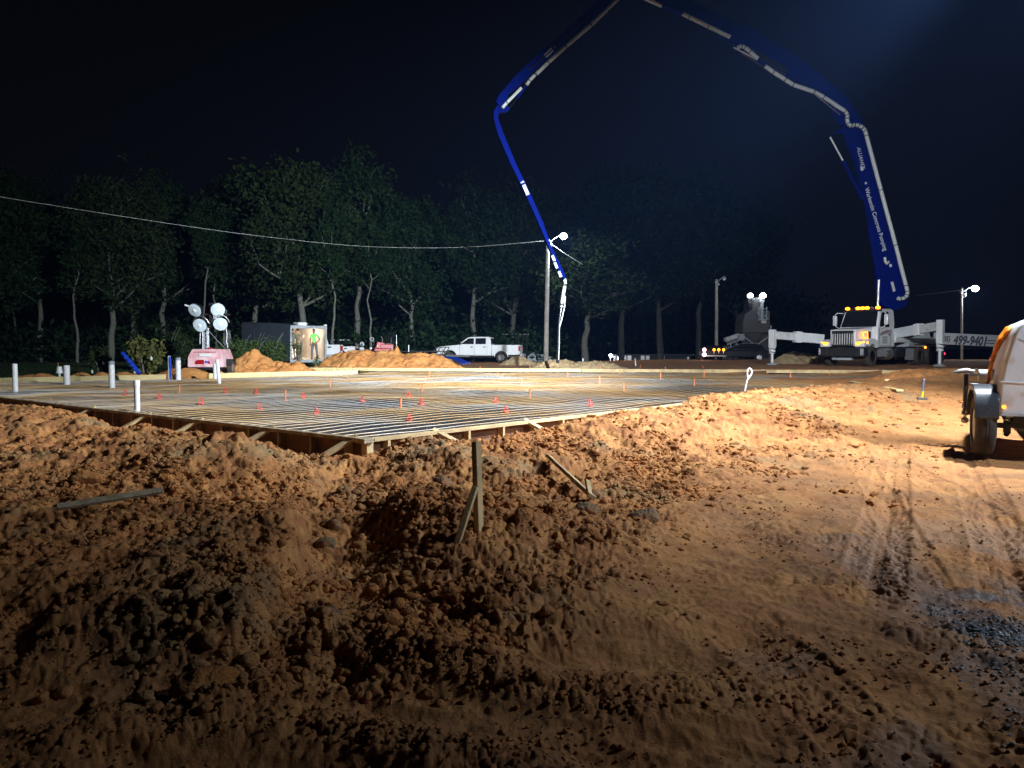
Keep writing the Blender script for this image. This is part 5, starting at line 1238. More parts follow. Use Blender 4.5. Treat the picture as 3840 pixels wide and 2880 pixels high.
    # joint pins
    for u, v, r in ((3190, 455, .33), (2752, 126, .28), (2322, -75, .24), (1872, 412, .16), (3345, 1130, .36), (2112, 1040, .13)):
        c = BP(u, v); mb = MB(); mb.tube(c+PNl*.22, c-PNl*.22, r*.55, n=18); mb.build('pivot', M['blue'], t, bevel=.01)
    # delivery pipeline, offset to the near side
    def pipeline(pts, r=.085, off=.34, m='steel_pipe'):
        q = [BP(u, v, off) for u, v in pts]; return q
    MP = mat('pipe_white', (.60,.63,.62), .45, var=.06)
    runs = [[(3367,1118),(3375,1122),(3390,1118),(3402,1108),(3403,1092),(3397,1070),(3358,918),(3303,712),(3249,508),(3244,490),(3234,477),(3218,470),(3203,468),(3190,473),(3180,462),(3176,445),(3178,430),(3168,416),(3088,363),(3052,344),(2973,317),(2944,298),(2900,270),(2870,248)],
            [(2842,219),(2812,192),(2792,177),(2780,172),(2768,178)], [(2737,138),(2655,98),(2584,63),(2560,51)], [(2482,22),(2420,-6),(2360,-35)], [(2318,-5),(2280,32)], [(2275,38),(2215,95),(2120,176),(2055,235),(2012,277)], [(2005,282),(1985,303),(1975,318)], [(1955,330),(1900,386),(1884,404)]]
    rads = [.105, .10, .10, .09, .085, .09, .08, .075]
    for q, r in zip(runs, rads):
        pts = [BP(u, v, .36) for u, v in q]; mb = MB(); mb.path(pts, r, 12); pp_ = mb.build('delivery_pipe', MP, t, smooth=60)
        L = 0
        for i in range(1, len(pts)-1 if len(pts) > 2 else 0):
            d = (pts[i+1]-pts[i-1]).normalized(); mb = MB(); mb.tube(pts[i]-d*.022, pts[i]+d*.022, r*1.15, n=12); mb.build('coupling', M['black'], pp_)
    # hydraulic cylinders and links
    def rod(name, a, b_, r, m, off=.0):
        mb = MB(); mb.tube(BP(*a, off), BP(*b_, off), r, n=12); return mb.build(name, M[m], t)
    rod('cylinder_rod', (3113,514), (3162,604), .045, 'brightwork'); rod('cylinder', (3160,602), (3236,745), .10, 'blue')
    rod('cylinder_rod', (3291,1160), (3296,1045), .06, 'brightwork', .2); rod('cylinder', (3296,1048), (3262,850), .12, 'blue', .2)
    rod('cylinder_rod', (2751,178), (2842,225), .035, 'brightwork', .2); rod('cylinder', (2840,224), (2940,292), .09, 'blue', .2)
    rod('cylinder_rod', (1911,404), (1942,365), .03, 'chrome', .1); rod('cylinder', (1940,368), (1985,300), .07, 'blue', .1)
    slab_poly('link_plate', [(3108,505),(3125,500),(3200,450),(3215,480),(3180,500)], 'blue', .30, bevel=.01)
    slab_poly('link_plate', [(2800,178),(2900,235),(2945,262),(2940,285),(2880,255),(2790,195)], 'black', .50, bevel=.01)
    rod('hose_line', (2215,60), (1985,262), .03, 'black', .2); rod('hose_line', (3045,345), (3150,430), .025, 'steel', .4)
    # end hose
    mb = MB(); mb.path([BP(2117,1046), BP(2120,1062), BP(2113,1100), BP(2107,1140), BP(2106,1152)], .085, 12); eh = mb.build('end_hose', MP, t, smooth=60)
    mb = MB(); mb.tube(BP(2117,1064), BP(2116,1072), .13, n=12); mb.tube(BP(2107,1138), BP(2106,1146), .12, n=12); mb.build('hose_clamp', M['black'], eh)
    mb = MB(); mb.path([BP(2106,1150), BP(2101,1180), BP(2097,1215), BP(2096,1260), BP(2094,1310), BP(2091,1362)], [.07, .075, .075, .08, .08, .085], 12); mb.build('rubber_hose', M['blackgloss'], t, smooth=60)
    mb = MB(); mb.path([BP(2119,1110,.1), BP(2117,1150,.1), BP(2106,1200,.1), BP(2098,1225,.1)], .03, 8); mb.path([BP(2098,1222,.12), BP(2097,1300,.12), BP(2095,1350,.12)], .018, 6); mb.build('safety_sling', M['rope'], t)
    # writing on the boom: runs down the section
    def ldir(a, b_): return (BP(*b_)-BP(*a)).normalized()
    d = ldir((3268,740),(3318,905)); nrm = PNl; yv = nrm.cross(d)
    if True:
        text('company_name', 'Warkentin Concrete Pumping', .36, M['letterwhite'], t, basis(BP(3285,823,.19), d, yv), .004, .80, 0, .006)
        d2 = ldir((3216,555),(3240,660)); text('maker_name', 'ALLIANCE', .30, M['letterwhite'], t, basis(BP(3228,592,.19), d2, nrm.cross(d2)), .004, .85, .2, .004)
        text('section_number', '1', .30, M['letterwhite'], t, basis(BP(3231,618,.19), d2, nrm.cross(d2)), .004)
    for u, v, w_, h_ in ((3232,632,.22,.16),(3247,687,.12,.10),(3340,996,.16,.14),(3349,1075,.55,.16)):
        c = BP(u, v, .19); dd = ldir((3285,850),(3330,1020)); yy = nrm.cross(dd); mb = MB()
        mb.add([c+dd*a*w_/2+yy*b_*h_/2+PNl*e for e in (-.01, .012) for a, b_ in ((-1,-1),(1,-1),(1,1),(-1,1))], [(3,2,1,0),(4,5,6,7),(0,1,5,4),(1,2,6,5),(2,3,7,6),(3,0,4,7)]); mb.build('sticker', M['letterwhite'], t)
    mb = MB(); mb.path([BP(3318,965,.34), BP(3320,980,.36), BP(3326,988,.36), BP(3332,982,.34)], .07, 8); mb.build('pipe_elbow', MP, t)
    d4 = ldir((2030,215),(2140,110)); n4 = nrm
    for (u, v, off, num, da, db) in ((2058, 198, .18, '4', (2030,215), (2140,110)), (1972, 712, .13, '5', (1985,722), (1965,675))):
        dd = ldir(da, db); yy = nrm.cross(dd); c = BP(u, v, off); mb = MB(); w_ = .52; h_ = .20 if num == '4' else .17
        mb.add([c+dd*a*w_/2+yy*b_*h_/2+PNl*e for e in (-.01, .012) for a, b_ in ((-1,-1),(1,-1),(1,1),(-1,1))], [(3,2,1,0),(4,5,6,7),(0,1,5,4),(1,2,6,5),(2,3,7,6),(3,0,4,7)]); st = mb.build('sticker', M['letterwhite'], t)
        text('section_number', num, .24, M['letterwhite'], t, basis(c+dd*(w_/2+.14)+PNl*.012, dd, yy), .004, 1, 0, .006)
    for k2, (u, v) in enumerate(((2075,968),(2085,995),(2100,1028))):
        c = BP(u, v, .13); dd = ldir((2068,940),(2108,1035)); yy = nrm.cross(dd); mb = MB()
        mb.add([c+dd*a*.30/2+yy*b_*.13/2+PNl*e for e in (-.01, .012) for a, b_ in ((-1,-1),(1,-1),(1,1),(-1,1))], [(3,2,1,0),(4,5,6,7),(0,1,5,4),(1,2,6,5),(2,3,7,6),(3,0,4,7)]); mb.build('sticker', M['letterwhite'], t)
    mb = MB()
    for u, v in ((2020,800),(2033,795),(2017,838),(2036,850),(2064,955),(2090,1000)): mb.ball(BP(u, v, .12), .05, 8, 5)
    mb.build('hose_clip', M['steel'], t) if False else None
    # --- outriggers (world points converted to local)
    def WL(p): return inv@Vector(p)
    def outrig(name, root, knee, foot, w0, w1, stripes=True, sleeve=.5):
        a, b_, f_ = WL(root), WL(knee), WL(foot)
        mid = a.lerp(b_, sleeve)
        mb = MB(); mb.beam(a, mid, .30, w0, .30, w0); oa = mb.build('outrigger_arm', M['white'], t, bevel=.015)
        mb = MB(); mb.beam(mid, mid+(b_-a).normalized()*.35, .36, w0*1.18); mb.build('collar', M['white'], oa, bevel=.012)
        mb = MB(); mb.beam(mid+(b_-a).normalized()*.1, b_, .24, w1); mb.build('extension', M['whitedirty'], oa, bevel=.012)
        H = b_.z-f_.z; mb = MB(); mb.bx(b_.x-.15, b_.x+.15, b_.y-.15, b_.y+.15, b_.z-H*.42, b_.z+w1*.7); lg = mb.build('outrigger_leg', M['white'], t, bevel=.015)
        mb = MB(); mb.tube((b_.x, b_.y, b_.z-H*.42), (b_.x, b_.y, b_.z-H*.62), .17, n=16); mb.build('leg_sleeve', M['white'], lg)
        for k2 in range(2):
            z = b_.z-H*.42-k2*.18-.05; mb = MB(); pts = [(b_.x+.172*math.cos(q), b_.y+.172*math.sin(q), z-.035*q) for q in np.linspace(0, 6.0, 20)]; mb.path(pts, .028, 5); mb.build('hazard_stripe', M['black'], lg)
        mb = MB(); mb.tube((b_.x, b_.y, b_.z-H*.6), (b_.x, b_.y, f_.z+.05), .075, n=14); mb.build('leg_ram', M['brightwork'], lg)
        mb = MB(); mb.lathe([(.28, 0), (.30, .03), (.26, .08), (.1, .12)], (b_.x, b_.y, f_.z)); mb.build('foot_pad', M['gray'], lg)
    k1 = P(3527, 1222, 37.6); outrig('a', P(3352, 1252, 41.0), k1, (k1.x, k1.y, .37), .52, .44)
    k2_ = P(2897, 1256, 41.0); outrig('b', P(3085, 1272, 41.5), k2_, (k2_.x, k2_.y, .37), .52, .42, sleeve=.45)
    # rear outrigger beam with phone number
    a, b_ = WL(P(3500, 1268, 43.6)), WL(P(3900, 1286, 41.5)); d = (b_-a).normalized(); mb = MB(); mb.beam(a, b_, .30, .66); ra = mb.build('rear_outrigger', mat('beam_gray', (.42,.43,.45), .5, var=.1, scale=2), t, bevel=.02)
    camd = (inv.to_3x3()@Vector((-.5, -1, 0))).normalized(); up = Vector((0, 0, 1)); face = up.cross(d); face = face if face.dot(camd) > 0 else -face
    xx = d; yy = face.cross(xx); M4 = lambda c: basis(c, xx, yy)
    def on(u, v):   # point on beam face under a pixel
        r = inv.to_3x3()@ray(u, v); o_ = inv@Vector((0, 0, CH)); pl = a+face*.153; tt = (pl-o_).dot(face)/r.dot(face); return o_+r*tt
    text('phone_number', '499-9401', .70, M['letternavy'], t, M4(on(3638, 1279)), .004, .62, .18, .034)
    text('area_code', '(205)', .42, M['letternavy'], t, M4(on(3541, 1271)), .004, .66, .18, .020)
    mb = MB()
    for dv in (-5, 5):
        c = on(3722, 1283+dv); mb.add([c+xx*q*.32+yy*w_*.025+face*e for e in (-.003, .005) for q, w_ in ((-1,-1),(1,-1),(1,1),(-1,1))], [(3,2,1,0),(4,5,6,7),(0,1,5,4),(1,2,6,5),(2,3,7,6),(3,0,4,7)])
    mb.build('beam_stripe', M['letternavy'], t)
    # second rear outrigger seen below (stowed leg)
    mb = MB(); mb.beam(WL(P(3480, 1258, 43.0)), WL(P(3400, 1290, 44.5)), .3, .4); mb.build('outrigger_root', M['gray'], t)
    return t
pump()
# ================================================================== dirt mounds beyond the slab
def mound(label, pts, mt, z0=.1, n=90, rough=.13, group='dirt mounds behind the slab', name='dirt_mound'):
    """pts: list of gaussians (x,y,h,sx,sy)"""
    cx = sum(p[0] for p in pts)/len(pts); cy = sum(p[1] for p in pts)/len(pts)
    ex = max(abs(p[0]-cx)+2.3*p[3] for p in pts); ey = max(abs(p[1]-cy)+2.3*p[4] for p in pts)
    gx = np.linspace(-ex, ex, n*2); gy = np.linspace(-ey, ey, n); X, Y = np.meshgrid(gx, gy)
    Z = np.zeros_like(X)
    for p in pts: Z = np.maximum(Z, 1.06*p[2]*np.exp(-(((X+cx-p[0])/p[3])**2+((Y+cy-p[1])/p[4])**2)))
    amp = np.clip(Z*4, 0, 1)
    Z = Z*(1+.18*pn(X*.8+cx, Y*.8))+amp*rough*(wor(X+cx, Y, 2.2)+.6*wor(X, Y+cx, 4.5)+.35*wor(X+3, Y+cx, 9)-.4)-.12
    V = np.stack([X, Y, Z], -1).reshape(-1, 3); w = n*2
    i, j = np.meshgrid(np.arange(n-1), np.arange(w-1), indexing='ij'); F = np.stack([i*w+j, i*w+j+1, (i+1)*w+j+1, (i+1)*w+j], -1).reshape(-1, 4)
    o = np_mesh(name, V, F, M[mt]); o.location = (cx, cy, z0); return tag(o, label, 'dirt mound', group)
def mp(u, v, Y, sx_, sy_, z0=.1): p = P(u, v, Y); return (p.x, p.y, p.z-z0+.14, sx_, sy_)
mound('tall pointed dirt mound between the pink light tower and the cargo trailer', [mp(950,1333,34,.8,1.0), mp(950,1352,34,1.6,1.3), mp(1040,1372,34,1.6,1.2), mp(1110,1368,34,.5,1), mp(850,1362,33,1.4,1.1), mp(760,1380,32,1.6,1)], 'mound')
mound('largest broad dirt mound, between the cargo trailer and the white pickup', [mp(1350,1328,39,1.8,1.8), mp(1450,1326,39,1.6,1.8), mp(1488,1312,39,.35,.7), mp(1560,1336,39,1.6,1.6), mp(1630,1345,39,1.2,1.5), mp(1270,1345,39,1.2,1.4)], 'mound')
mound('small sandy pile in front of the rear wheel of the white pickup', [mp(1945,1348,50,1.1,1)], 'sand')
mound('low dirt heap behind the rear-left form at the far left', [mp(110,1412,26.5,.8,.6), mp(160,1412,26.5,.7,.6)], 'mound', rough=.05)
mound('low dirt heap behind the form beside the second white pipe', [mp(300,1408,27.5,.6,.6), mp(265,1410,27,.4,.6)], 'mound', rough=.05)
mound('low dirt ridge behind the form under the leaning blue pipe', [mp(385,1405,28,.5,.5), mp(470,1402,28.5,.7,.6), mp(560,1403,28.5,.6,.6), mp(700,1390,29.5,1.2,.7)], 'mound', rough=.05)
mound('grey gravel pile behind the white pickup near the pole', [mp(1990,1330,66,1.6,1.5), mp(2030,1338,66,1.3,1.5)], 'gray')
mound('low bank of brown dirt left of the pump truck', [mp(2960,1352,45,.9,1), mp(3020,1350,46,1.6,1.2), mp(2980,1340,47,.6,1)], 'sand', z0=.3)
mound('low rough bank right of the slab end', [mp(3400,1408,22.5,1.0,1.2,.3), mp(3480,1400,24,1.6,1.5,.3), mp(3560,1398,25,1.4,1.4,.3), mp(3640,1404,24,1.2,1.0,.3)], 'clod', z0=.3, rough=.10)
mound('long low line of dirt and sand behind the far form near the hose', [mp(2080,1366,40,1.2,1), mp(2220,1368,40,1.6,1), mp(2130,1364,42,1.0,1)], 'sand', z0=.15)

# ================================================================== trees
def leaf_mesh(pts, size, rs_, tilt=.8):
    n = len(pts); c = np.asarray(pts)
    a = rs_.randn(n, 3); a /= np.linalg.norm(a, axis=1)[:, None]; b_ = np.cross(a, rs_.randn(n, 3)); b_ /= np.linalg.norm(b_, axis=1)[:, None]
    s = size*rs_.uniform(.6, 1.4, n)[:, None]
    v = np.stack([c-a*s, c+b_*s*.45, c+a*s, c-b_*s*.45], 1).reshape(-1, 3); f = np.arange(n*4).reshape(-1, 4); return v, f
def tree_proto(name, label, hgt, crown_r, base_h, seed, leaves, lsize, lm, bm_='bark', split=None, lean=0, r0=None, spread=1.0, levels=3):
    rr = random.Random(seed); rs_ = np.random.RandomState(seed)
    t = thing(name, label, 'tree', (0,0,0), 0, 'trees at the edge of the wood')
    mb = MB(); tips = []; r0 = r0 or hgt*.018
    def grow(p, d, L, r, lev):
        pts = [p]; rad = [r]; q = p; dd = d; k = 4
        for i in range(k):
            dd = (dd+Vector((rr.uniform(-1, 1), rr.uniform(-1, 1), rr.uniform(-.3, .6)))*.16).normalized(); q = q+dd*L/k; pts.append(q); rad.append(r*(1-.5*(i+1)/k))
            if lev >= 1 and i >= 1: tips.append((q, lev))
        mb.path(pts, rad, 7 if lev == 0 else 5, cap=False)
        if lev < levels:
            for j in range(rr.choice((2, 3, 3)) if lev < levels-1 else 2):
                i = rr.randint(2, k); u = Vector((rr.uniform(-1, 1), rr.uniform(-1, 1), rr.uniform(-.1, .7))).normalized()
                grow(pts[i], (dd*.65+u*.8*spread).normalized(), L*rr.uniform(.55, .8), rad[i]*.65, lev+1)
    # trunk
    tr = [Vector((0,0,-.3))]; rad = [r0*1.35]; q = Vector((0,0,0)); d = Vector((lean, 0, 1)).normalized(); top = hgt*.62; k = 9
    for i in range(k+1):
        q = Vector((lean*top*i/k+rr.uniform(-.12, .12)*i*.4, rr.uniform(-.12, .12)*i*.4, top*i/k+.01)); tr.append(q); rad.append(r0*(1-.62*i/k))
    mb.path(tr, rad, 10)
    for i in range(2, k+2):
        if tr[i].z < base_h*hgt*.8: continue
        for j in range(rr.choice((1, 2, 2))):
            a = rr.uniform(0, 6.28); up = rr.uniform(.25, .9); grow(tr[i], Vector((math.cos(a)*spread, math.sin(a)*spread, up)).normalized(), crown_r*rr.uniform(.5, .8), rad[i]*.55, 1)
    for j in range(3): grow(tr[-1], Vector((rr.uniform(-.5, .5), rr.uniform(-.5, .5), 1)).normalized(), hgt*.20, rad[-1]*.8, 1)
    mb.build('trunk', M[bm_], t, smooth=60, fix=False)
    tp = np.array([p[0][:] for p in tips]); tp = tp[tp[:, 2] > hgt*base_h]
    # leafy clumps at branch ends, plus outer shell of clumps
    cl = tp[rs_.randint(len(tp), size=int(leaves/26))]+rs_.randn(int(leaves/26), 3)*crown_r*.13
    nn = int(leaves/26); th = rs_.rand(nn)*6.28; ph = np.arccos(rs_.uniform(-1, 1, nn)); nl = 9; lz = np.linspace(base_h+.10, .90, nl); la = rs_.rand(nl)*6.28
    lr = crown_r*np.sin(np.linspace(.7, 2.75, nl))*rs_.uniform(.35, .75, nl); lc = np.stack([lr*np.cos(la)+lean*hgt*.5, lr*np.sin(la), lz*hgt], -1); ls_ = crown_r*rs_.uniform(.32, .62, nl)*np.linspace(1.1, .75, nl)
    k_ = rs_.randint(nl, size=nn); rad_ = ls_[k_]*rs_.uniform(.6, 1.0, nn)
    sh = lc[k_]+np.stack([rad_*np.sin(ph)*np.cos(th), rad_*np.sin(ph)*np.sin(th), rad_*.85*np.cos(ph)], -1)
    cl = np.vstack([cl, sh[: int(nn*.75)]])
    P_ = cl[rs_.randint(len(cl), size=leaves)]+rs_.randn(leaves, 3)*np.array([1, 1, .6])*crown_r*.10
    v, f = leaf_mesh(P_, lsize, rs_); o = np_mesh('crown', v, f, M[lm], False); o.parent = t
    return t
TP = [tree_proto('broadleaf_tree', 'x', 17, 4.6, .30, 21, 12000, .21, 'leaf', spread=.9), tree_proto('broadleaf_tree', 'x', 18, 5.2, .28, 33, 14000, .21, 'leaf2', lean=.05),
      tree_proto('broadleaf_tree', 'x', 16, 4.0, .36, 47, 11000, .21, 'leaf'), tree_proto('slim_tree', 'x', 15, 2.2, .55, 58, 4500, .18, 'leaf', r0=.14, spread=.5, levels=2),
      tree_proto('spreading_tree', 'x', 11, 3.4, .38, 66, 9500, .18, 'leaf2', r0=.26)]
used = [False]*5
def put_tree(k, u, Y, top_v, label, rz=None, sxy=1.0):
    o = TP[k] if not used[k] else copy_tree(TP[k]); used[k] = True
    p = P(u, 1340, Y); H0 = (17, 18, 16, 15, 11)[k]; zg = float(base_h(p.x, p.y)); H1 = CH+(1305-top_v)/FPX*Y-zg
    s = H1/H0; o.location = (p.x, p.y, zg); o.scale = (s*sxy, s*sxy, s); o.rotation_euler = (0, 0, rz if rz is not None else random.uniform(0, 6.28)); tag(o, label); return o
put_tree(1, 415, 60, 650, 'large pale-limbed tree left of the light tower, forking just above its trunk', 1.0)
put_tree(0, -30, 48, 620, 'brightest green tree cut by the left picture edge')
put_tree(2, 150, 66, 720, 'crooked-trunked tree second from the left')
put_tree(3, 290, 58, 760, 'slim straight tree left of the large pale-limbed tree')
put_tree(3, 775, 62, 740, 'left one of two slim trunks above the light tower lamps')
put_tree(3, 812, 64, 760, 'right one of two slim trunks above the light tower lamps')
put_tree(2, 620, 72, 690, 'dark tree between the pale-limbed tree and the light tower')
put_tree(1, 1140, 58, 600, 'tallest broad tree with many pale limbs behind the cargo trailer', 2.2, 1.1)
put_tree(0, 960, 66, 640, 'tall tree just left of the tallest broad tree')
put_tree(2, 1340, 64, 605, 'tall rounded tree right of the cargo trailer')
put_tree(3, 1250, 56, 760, 'leaning slim trunk right of the cargo trailer')
put_tree(3, 1390, 60, 800, 'thin bare-stemmed tree above the red machine')
put_tree(0, 1545, 68, 735, 'lone medium tree above the flatbed trailer')
put_tree(2, 1780, 76, 700, 'dim tree behind the white pickup')
put_tree(1, 1920, 84, 690, 'dim broad tree left of the tall light pole')
put_tree(4, 2195, 70, 905, 'nearer lit spreading tree right of the hanging hose', .4, 1.35)
put_tree(0, 2330, 92, 620, 'very dim tall tree behind the nearer spreading tree')
put_tree(1, 2480, 96, 640, 'very dim tree above the far house')
put_tree(2, 2620, 100, 660, 'very dim tree left of the unlit pole')
put_tree(0, 2760, 112, 760, 'barely visible tree behind the silo tower')
put_tree(1, 60, 80, 640, 'rear tree at far left, behind the crooked one')
put_tree(0, 500, 84, 700, 'rear tree filling the gap left of the light tower')
put_tree(2, 860, 84, 730, 'rear tree above the bushes')
put_tree(1, 2080, 100, 720, 'very dim tree directly behind the tall light pole')
for k in range(5):
    if not used[k]: bpy.data.objects.remove(TP[k])
# ---- far dark wood mass behind everything
v_ = []; rs2 = np.random.RandomState(77)
for _ in range(700):
    u = rs2.uniform(-600, 3000); Y = rs2.uniform(90, 120) if u < 2150 else rs2.uniform(120, 150); p = P(u, 1330, Y); h = rs2.uniform(0, 12) if u < 2500 else rs2.uniform(-1, 8); v_.append(np.array([[p.x, p.y, h]])+rs2.randn(90, 3)*np.array([2.6, 2.2, 2.2]))
v_ = np.vstack(v_); v_ = v_[v_[:, 2] > -1.3]; a_, b2 = leaf_mesh(v_, .60, rs2); o = np_mesh('woodland', a_, b2, M['leaf'], False); tag(o, 'dark mass of far woodland closing the view behind the tree line', 'woodland', kind='stuff')

v_ = []
for _ in range(420):
    u = rs2.uniform(-500, 2050); Y = rs2.uniform(60, 84); p = P(u, 1330, Y); zb = float(base_h(p.x, p.y)); h = rs2.uniform(0, 2.4); v_.append(np.array([[p.x, p.y, zb+h]])+rs2.randn(40, 3)*np.array([1.2, 1.2, .8]))
v_ = np.vstack(v_); a_, b2 = leaf_mesh(v_, .26, rs2); o = np_mesh('underbrush', a_, b2, M['leaf'], False); tag(o, 'dark underbrush between the trunks at the edge of the wood', 'underbrush', kind='stuff')
# ================================================================== shrubs
def shrub(name, label, u, v0, v1, Y, wpx, n, ls, lm, seed, stems=7, flower=False, long=0):
    rs_ = np.random.RandomState(seed); p = P(u, v1, Y); k = Y/FPX; h = (v1-v0)*k; w = wpx*k/2; z = gz(p.x, p.y)
    t = thing(name, label, 'shrub', (p.x, p.y, z), 0); mb = MB(); h = P(u, v0, Y).z-z; tips = []
    for i in range(stems):
        a = rs_.rand()*6.28; q = Vector((w*.75*math.cos(a)*rs_.uniform(.3, 1), w*.75*math.sin(a)*rs_.uniform(.3, 1), h*rs_.uniform(.6, .95)))
        mb.path([(0, 0, -.05), q*.35+Vector((0, 0, .1)), q*.7+Vector((.05, 0, .08)), q], [.025*h, .02*h, .013*h, .006*h], 6); tips += [q, q*.8, q*.62]
    for i in range(long):
        a = rs_.rand()*6.28; x = rs_.uniform(-w, w); mb.path([(x*.6, 0, h*.5), (x*.9, 0, h*1.0), (x+.25, .05, h*1.35)], [.012, .010, .005], 5)
    mb.build('stems', M['bark'], t, smooth=60)
    tp = np.array([q[:] for q in tips]); nc = max(8, n//22); c = tp[rs_.randint(len(tp), size=nc)]+rs_.randn(nc, 3)*np.array([w*.22, w*.22, h*.10]); 
    P_ = c[rs_.randint(nc, size=n)]+rs_.randn(n, 3)*np.array([w, w, h*.8])*.10; P_[:, 2] = np.clip(P_[:, 2], .02, None)
    a_, f = leaf_mesh(P_, ls, rs_); o = np_mesh('leaves', a_, f, M[lm], False); o.parent = t
    if flower:
        for (fx, fz) in ((.75, .5), (-.2, .2)):
            mb = MB(); mb.ball((fx*w, -w*.8, fz*h), .06, 8, 6, (.8, .6, 1.3)); mb.build('flower', M['white'], t)
    return t
shrub('magnolia', 'bright leafy magnolia beside the leaning blue pipe', 545, 1262, 1405, 29, 130, 1500, .085, 'magnolia', 3, 9, True)
shrub('magnolia', 'smaller dimmer magnolia left of the leaning blue pipe', 375, 1308, 1402, 31, 90, 800, .085, 'leaf2', 4, 7, True)
shrub('bush', 'dim wide bush left of the light tower', 650, 1270, 1400, 37, 190, 3800, .055, 'leaf2', 5, 12, long=3)
shrub('bush', 'big lit bush in front of the cargo trailer side, left part', 900, 1288, 1392, 37.5, 200, 5600, .055, 'bush', 6, 14, long=4)
shrub('bush', 'big lit bush in front of the cargo trailer side, right part', 1010, 1284, 1392, 38.5, 180, 5600, .055, 'bush', 7, 14, long=5)
t = shrub('sapling', 'thin pale sapling in front of the open cargo trailer', 1121, 1250, 1385, 37.5, 70, 420, .05, 'magnolia', 8, 5)
MB().path([(0, 0, 0), (.02, 0, .6), (0, 0, 1.1), (.05, 0, 1.5)], [.035, .03, .02, .012], 8).build('stem', M['pole'], t)
shrub('weed_clump', 'low weeds at the right foot of the sapling', 1180, 1345, 1385, 38, 60, 300, .05, 'bush', 9, 4)
# grass
rs3 = np.random.RandomState(8); n = 14000; uu = rs3.uniform(-300, 1350, n); YY = rs3.uniform(27, 52, n); xx = (uu-1920)/FPX*YY; ok = ~inside(xx, YY); xx = xx[ok]; YY = YY[ok]; zz = Hh(xx, YY, False)
hh = rs3.uniform(.04, .16, len(xx)); a = rs3.rand(len(xx))*6.28; dx = np.cos(a)*.02; dy = np.sin(a)*.02; lx = rs3.randn(len(xx))*.04
V = np.stack([np.stack([xx-dx, YY-dy, zz-.01], -1), np.stack([xx+dx, YY+dy, zz-.01], -1), np.stack([xx+lx, YY, zz+hh], -1)], 1).reshape(-1, 3)
o = np_mesh('grass', V, np.arange(len(V)).reshape(-1, 3), M['leaf'], False); tag(o, 'thin dark green grass behind the rear-left form', 'grass', kind='stuff')

# ================================================================== poles, wires
def lightpole(label, u, vtop, vbase, Y, wpx, lit, arm_du, arm_dv, watts=0, wood='pole'):
    b_ = P(u, vbase, Y); tp = P(u+ (8 if Y < 80 and u < 2100 else 0), vtop, Y); g_ = float(base_h(b_.x, b_.y)); r = wpx/2/FPX*Y
    t = thing('light_pole', label, 'light pole', (b_.x, b_.y, g_), 0, 'wooden light poles')
    top = Vector((tp.x-b_.x, 0, tp.z-g_)); MB().path([(0, 0, -.3), top*.5, top], [r, r*.86, r*.70], 14).build('pole', M[wood], t)
    k = Y/FPX; lp = top+Vector((arm_du*k, -.2, -arm_dv*k))
    MB().path([top+Vector((0, -r, -.35)), top+Vector((arm_du*k*.4, -.15, -.05-arm_dv*k*.3)), lp+Vector((-.15, 0, .12))], .035, 8).build('arm', M['galv'], t)
    hd = MB(); hd.lathe([(.06, .26), (.16, .18), (.20, .02), (.21, -.02), (.19, -.02)], lp, 'z', 18); h_ = hd.build('lamp_head', M['galv'], t)
    mb = MB(); mb.ball(lp+Vector((0, -.05, -.06)), .27 if lit else .17, 14, 10, (1, 1, .9)); mb.build('bulb', M['ledwhite'] if lit else M['reflector'], h_)  # lit bulb enlarged so its shape takes in the lamp's bloom
    if watts: point('lamp_light', lp+Vector((0, 0, -.45)), watts, (.82, .90, 1.0), t, .2)
    mb = MB(); mb.ball(top+Vector((-.12, -r, -.3)), .09, 8, 6); mb.ball(top+Vector((.15, -r-.05, -.5)), .11, 8, 6); mb.build('insulator', M['white'], t)
    if lit: MB().path([top+Vector((.1+.2*math.cos(q), -r-.06, -.45+.28*math.sin(q))) for q in np.linspace(0, 6.28, 14)], .022, 6).build('cable_loop', M['wire'], t)
    return t, Vector((b_.x, b_.y, g_))+top
lp1, top1 = lightpole('tall wooden light pole with a blazing white lamp behind the pickup', 2047, 897, 1352, 60, 19, True, 57, -12, POLE_W)
lightpole('dark unlit wooden pole left of the silo tower', 2687, 1048, 1345, 75, 14, False, 26, -3)
lp3, top3 = lightpole('slim light pole with a lit white lamp at far right, behind the pump truck', 3606, 1082, 1380, 62, 9, True, 44, -2, 900)
def wire(label, pts, r, name='overhead_wire', n=24):
    ps = [P(u, v, Y) for u, v, Y in pts]; m = len(ps); q = []
    for i in range(m-1):   # Catmull-Rom
        a, b_, c, d = ps[max(i-1, 0)], ps[i], ps[i+1], ps[min(i+2, m-1)]
        for j in range(n//(m-1)+2):
            s = j/(n//(m-1)+2); q.append(.5*((2*b_)+(c-a)*s+(2*a-5*b_+4*c-d)*s*s+(3*b_-a-3*c+d)*s**3))
    q.append(ps[-1]); o0 = q[0].copy()
    mb = MB(); mb.path([x-o0 for x in q], r, 6)
    tw = [x-o0+Vector((0, 0, r*1.1*math.sin(i*2.2))) for i, x in enumerate(q)]; mb.path(tw, r*.6, 5)
    o = mb.build(name, M['wire'], None, smooth=60, fix=False); o.location = o0; tag(o, label, 'wire', 'overhead wires'); return o
wire('long twisted service wire sagging from the left edge to the tall light pole', [(-420,655,24),(0,738,31),(694,847,43),(1042,893,48),(1389,925,52),(1736,927,56),(2042,903,59.8)], .013, n=60)
wire('short stay wire slanting down right from the top of the tall light pole', [(2056,905,59.8),(2110,945,61),(2185,992,63)], .02)
wire('faint wire leaving the far right pole to the left', [(3602,1088,62),(3540,1096,66),(3440,1108,74)], .014)

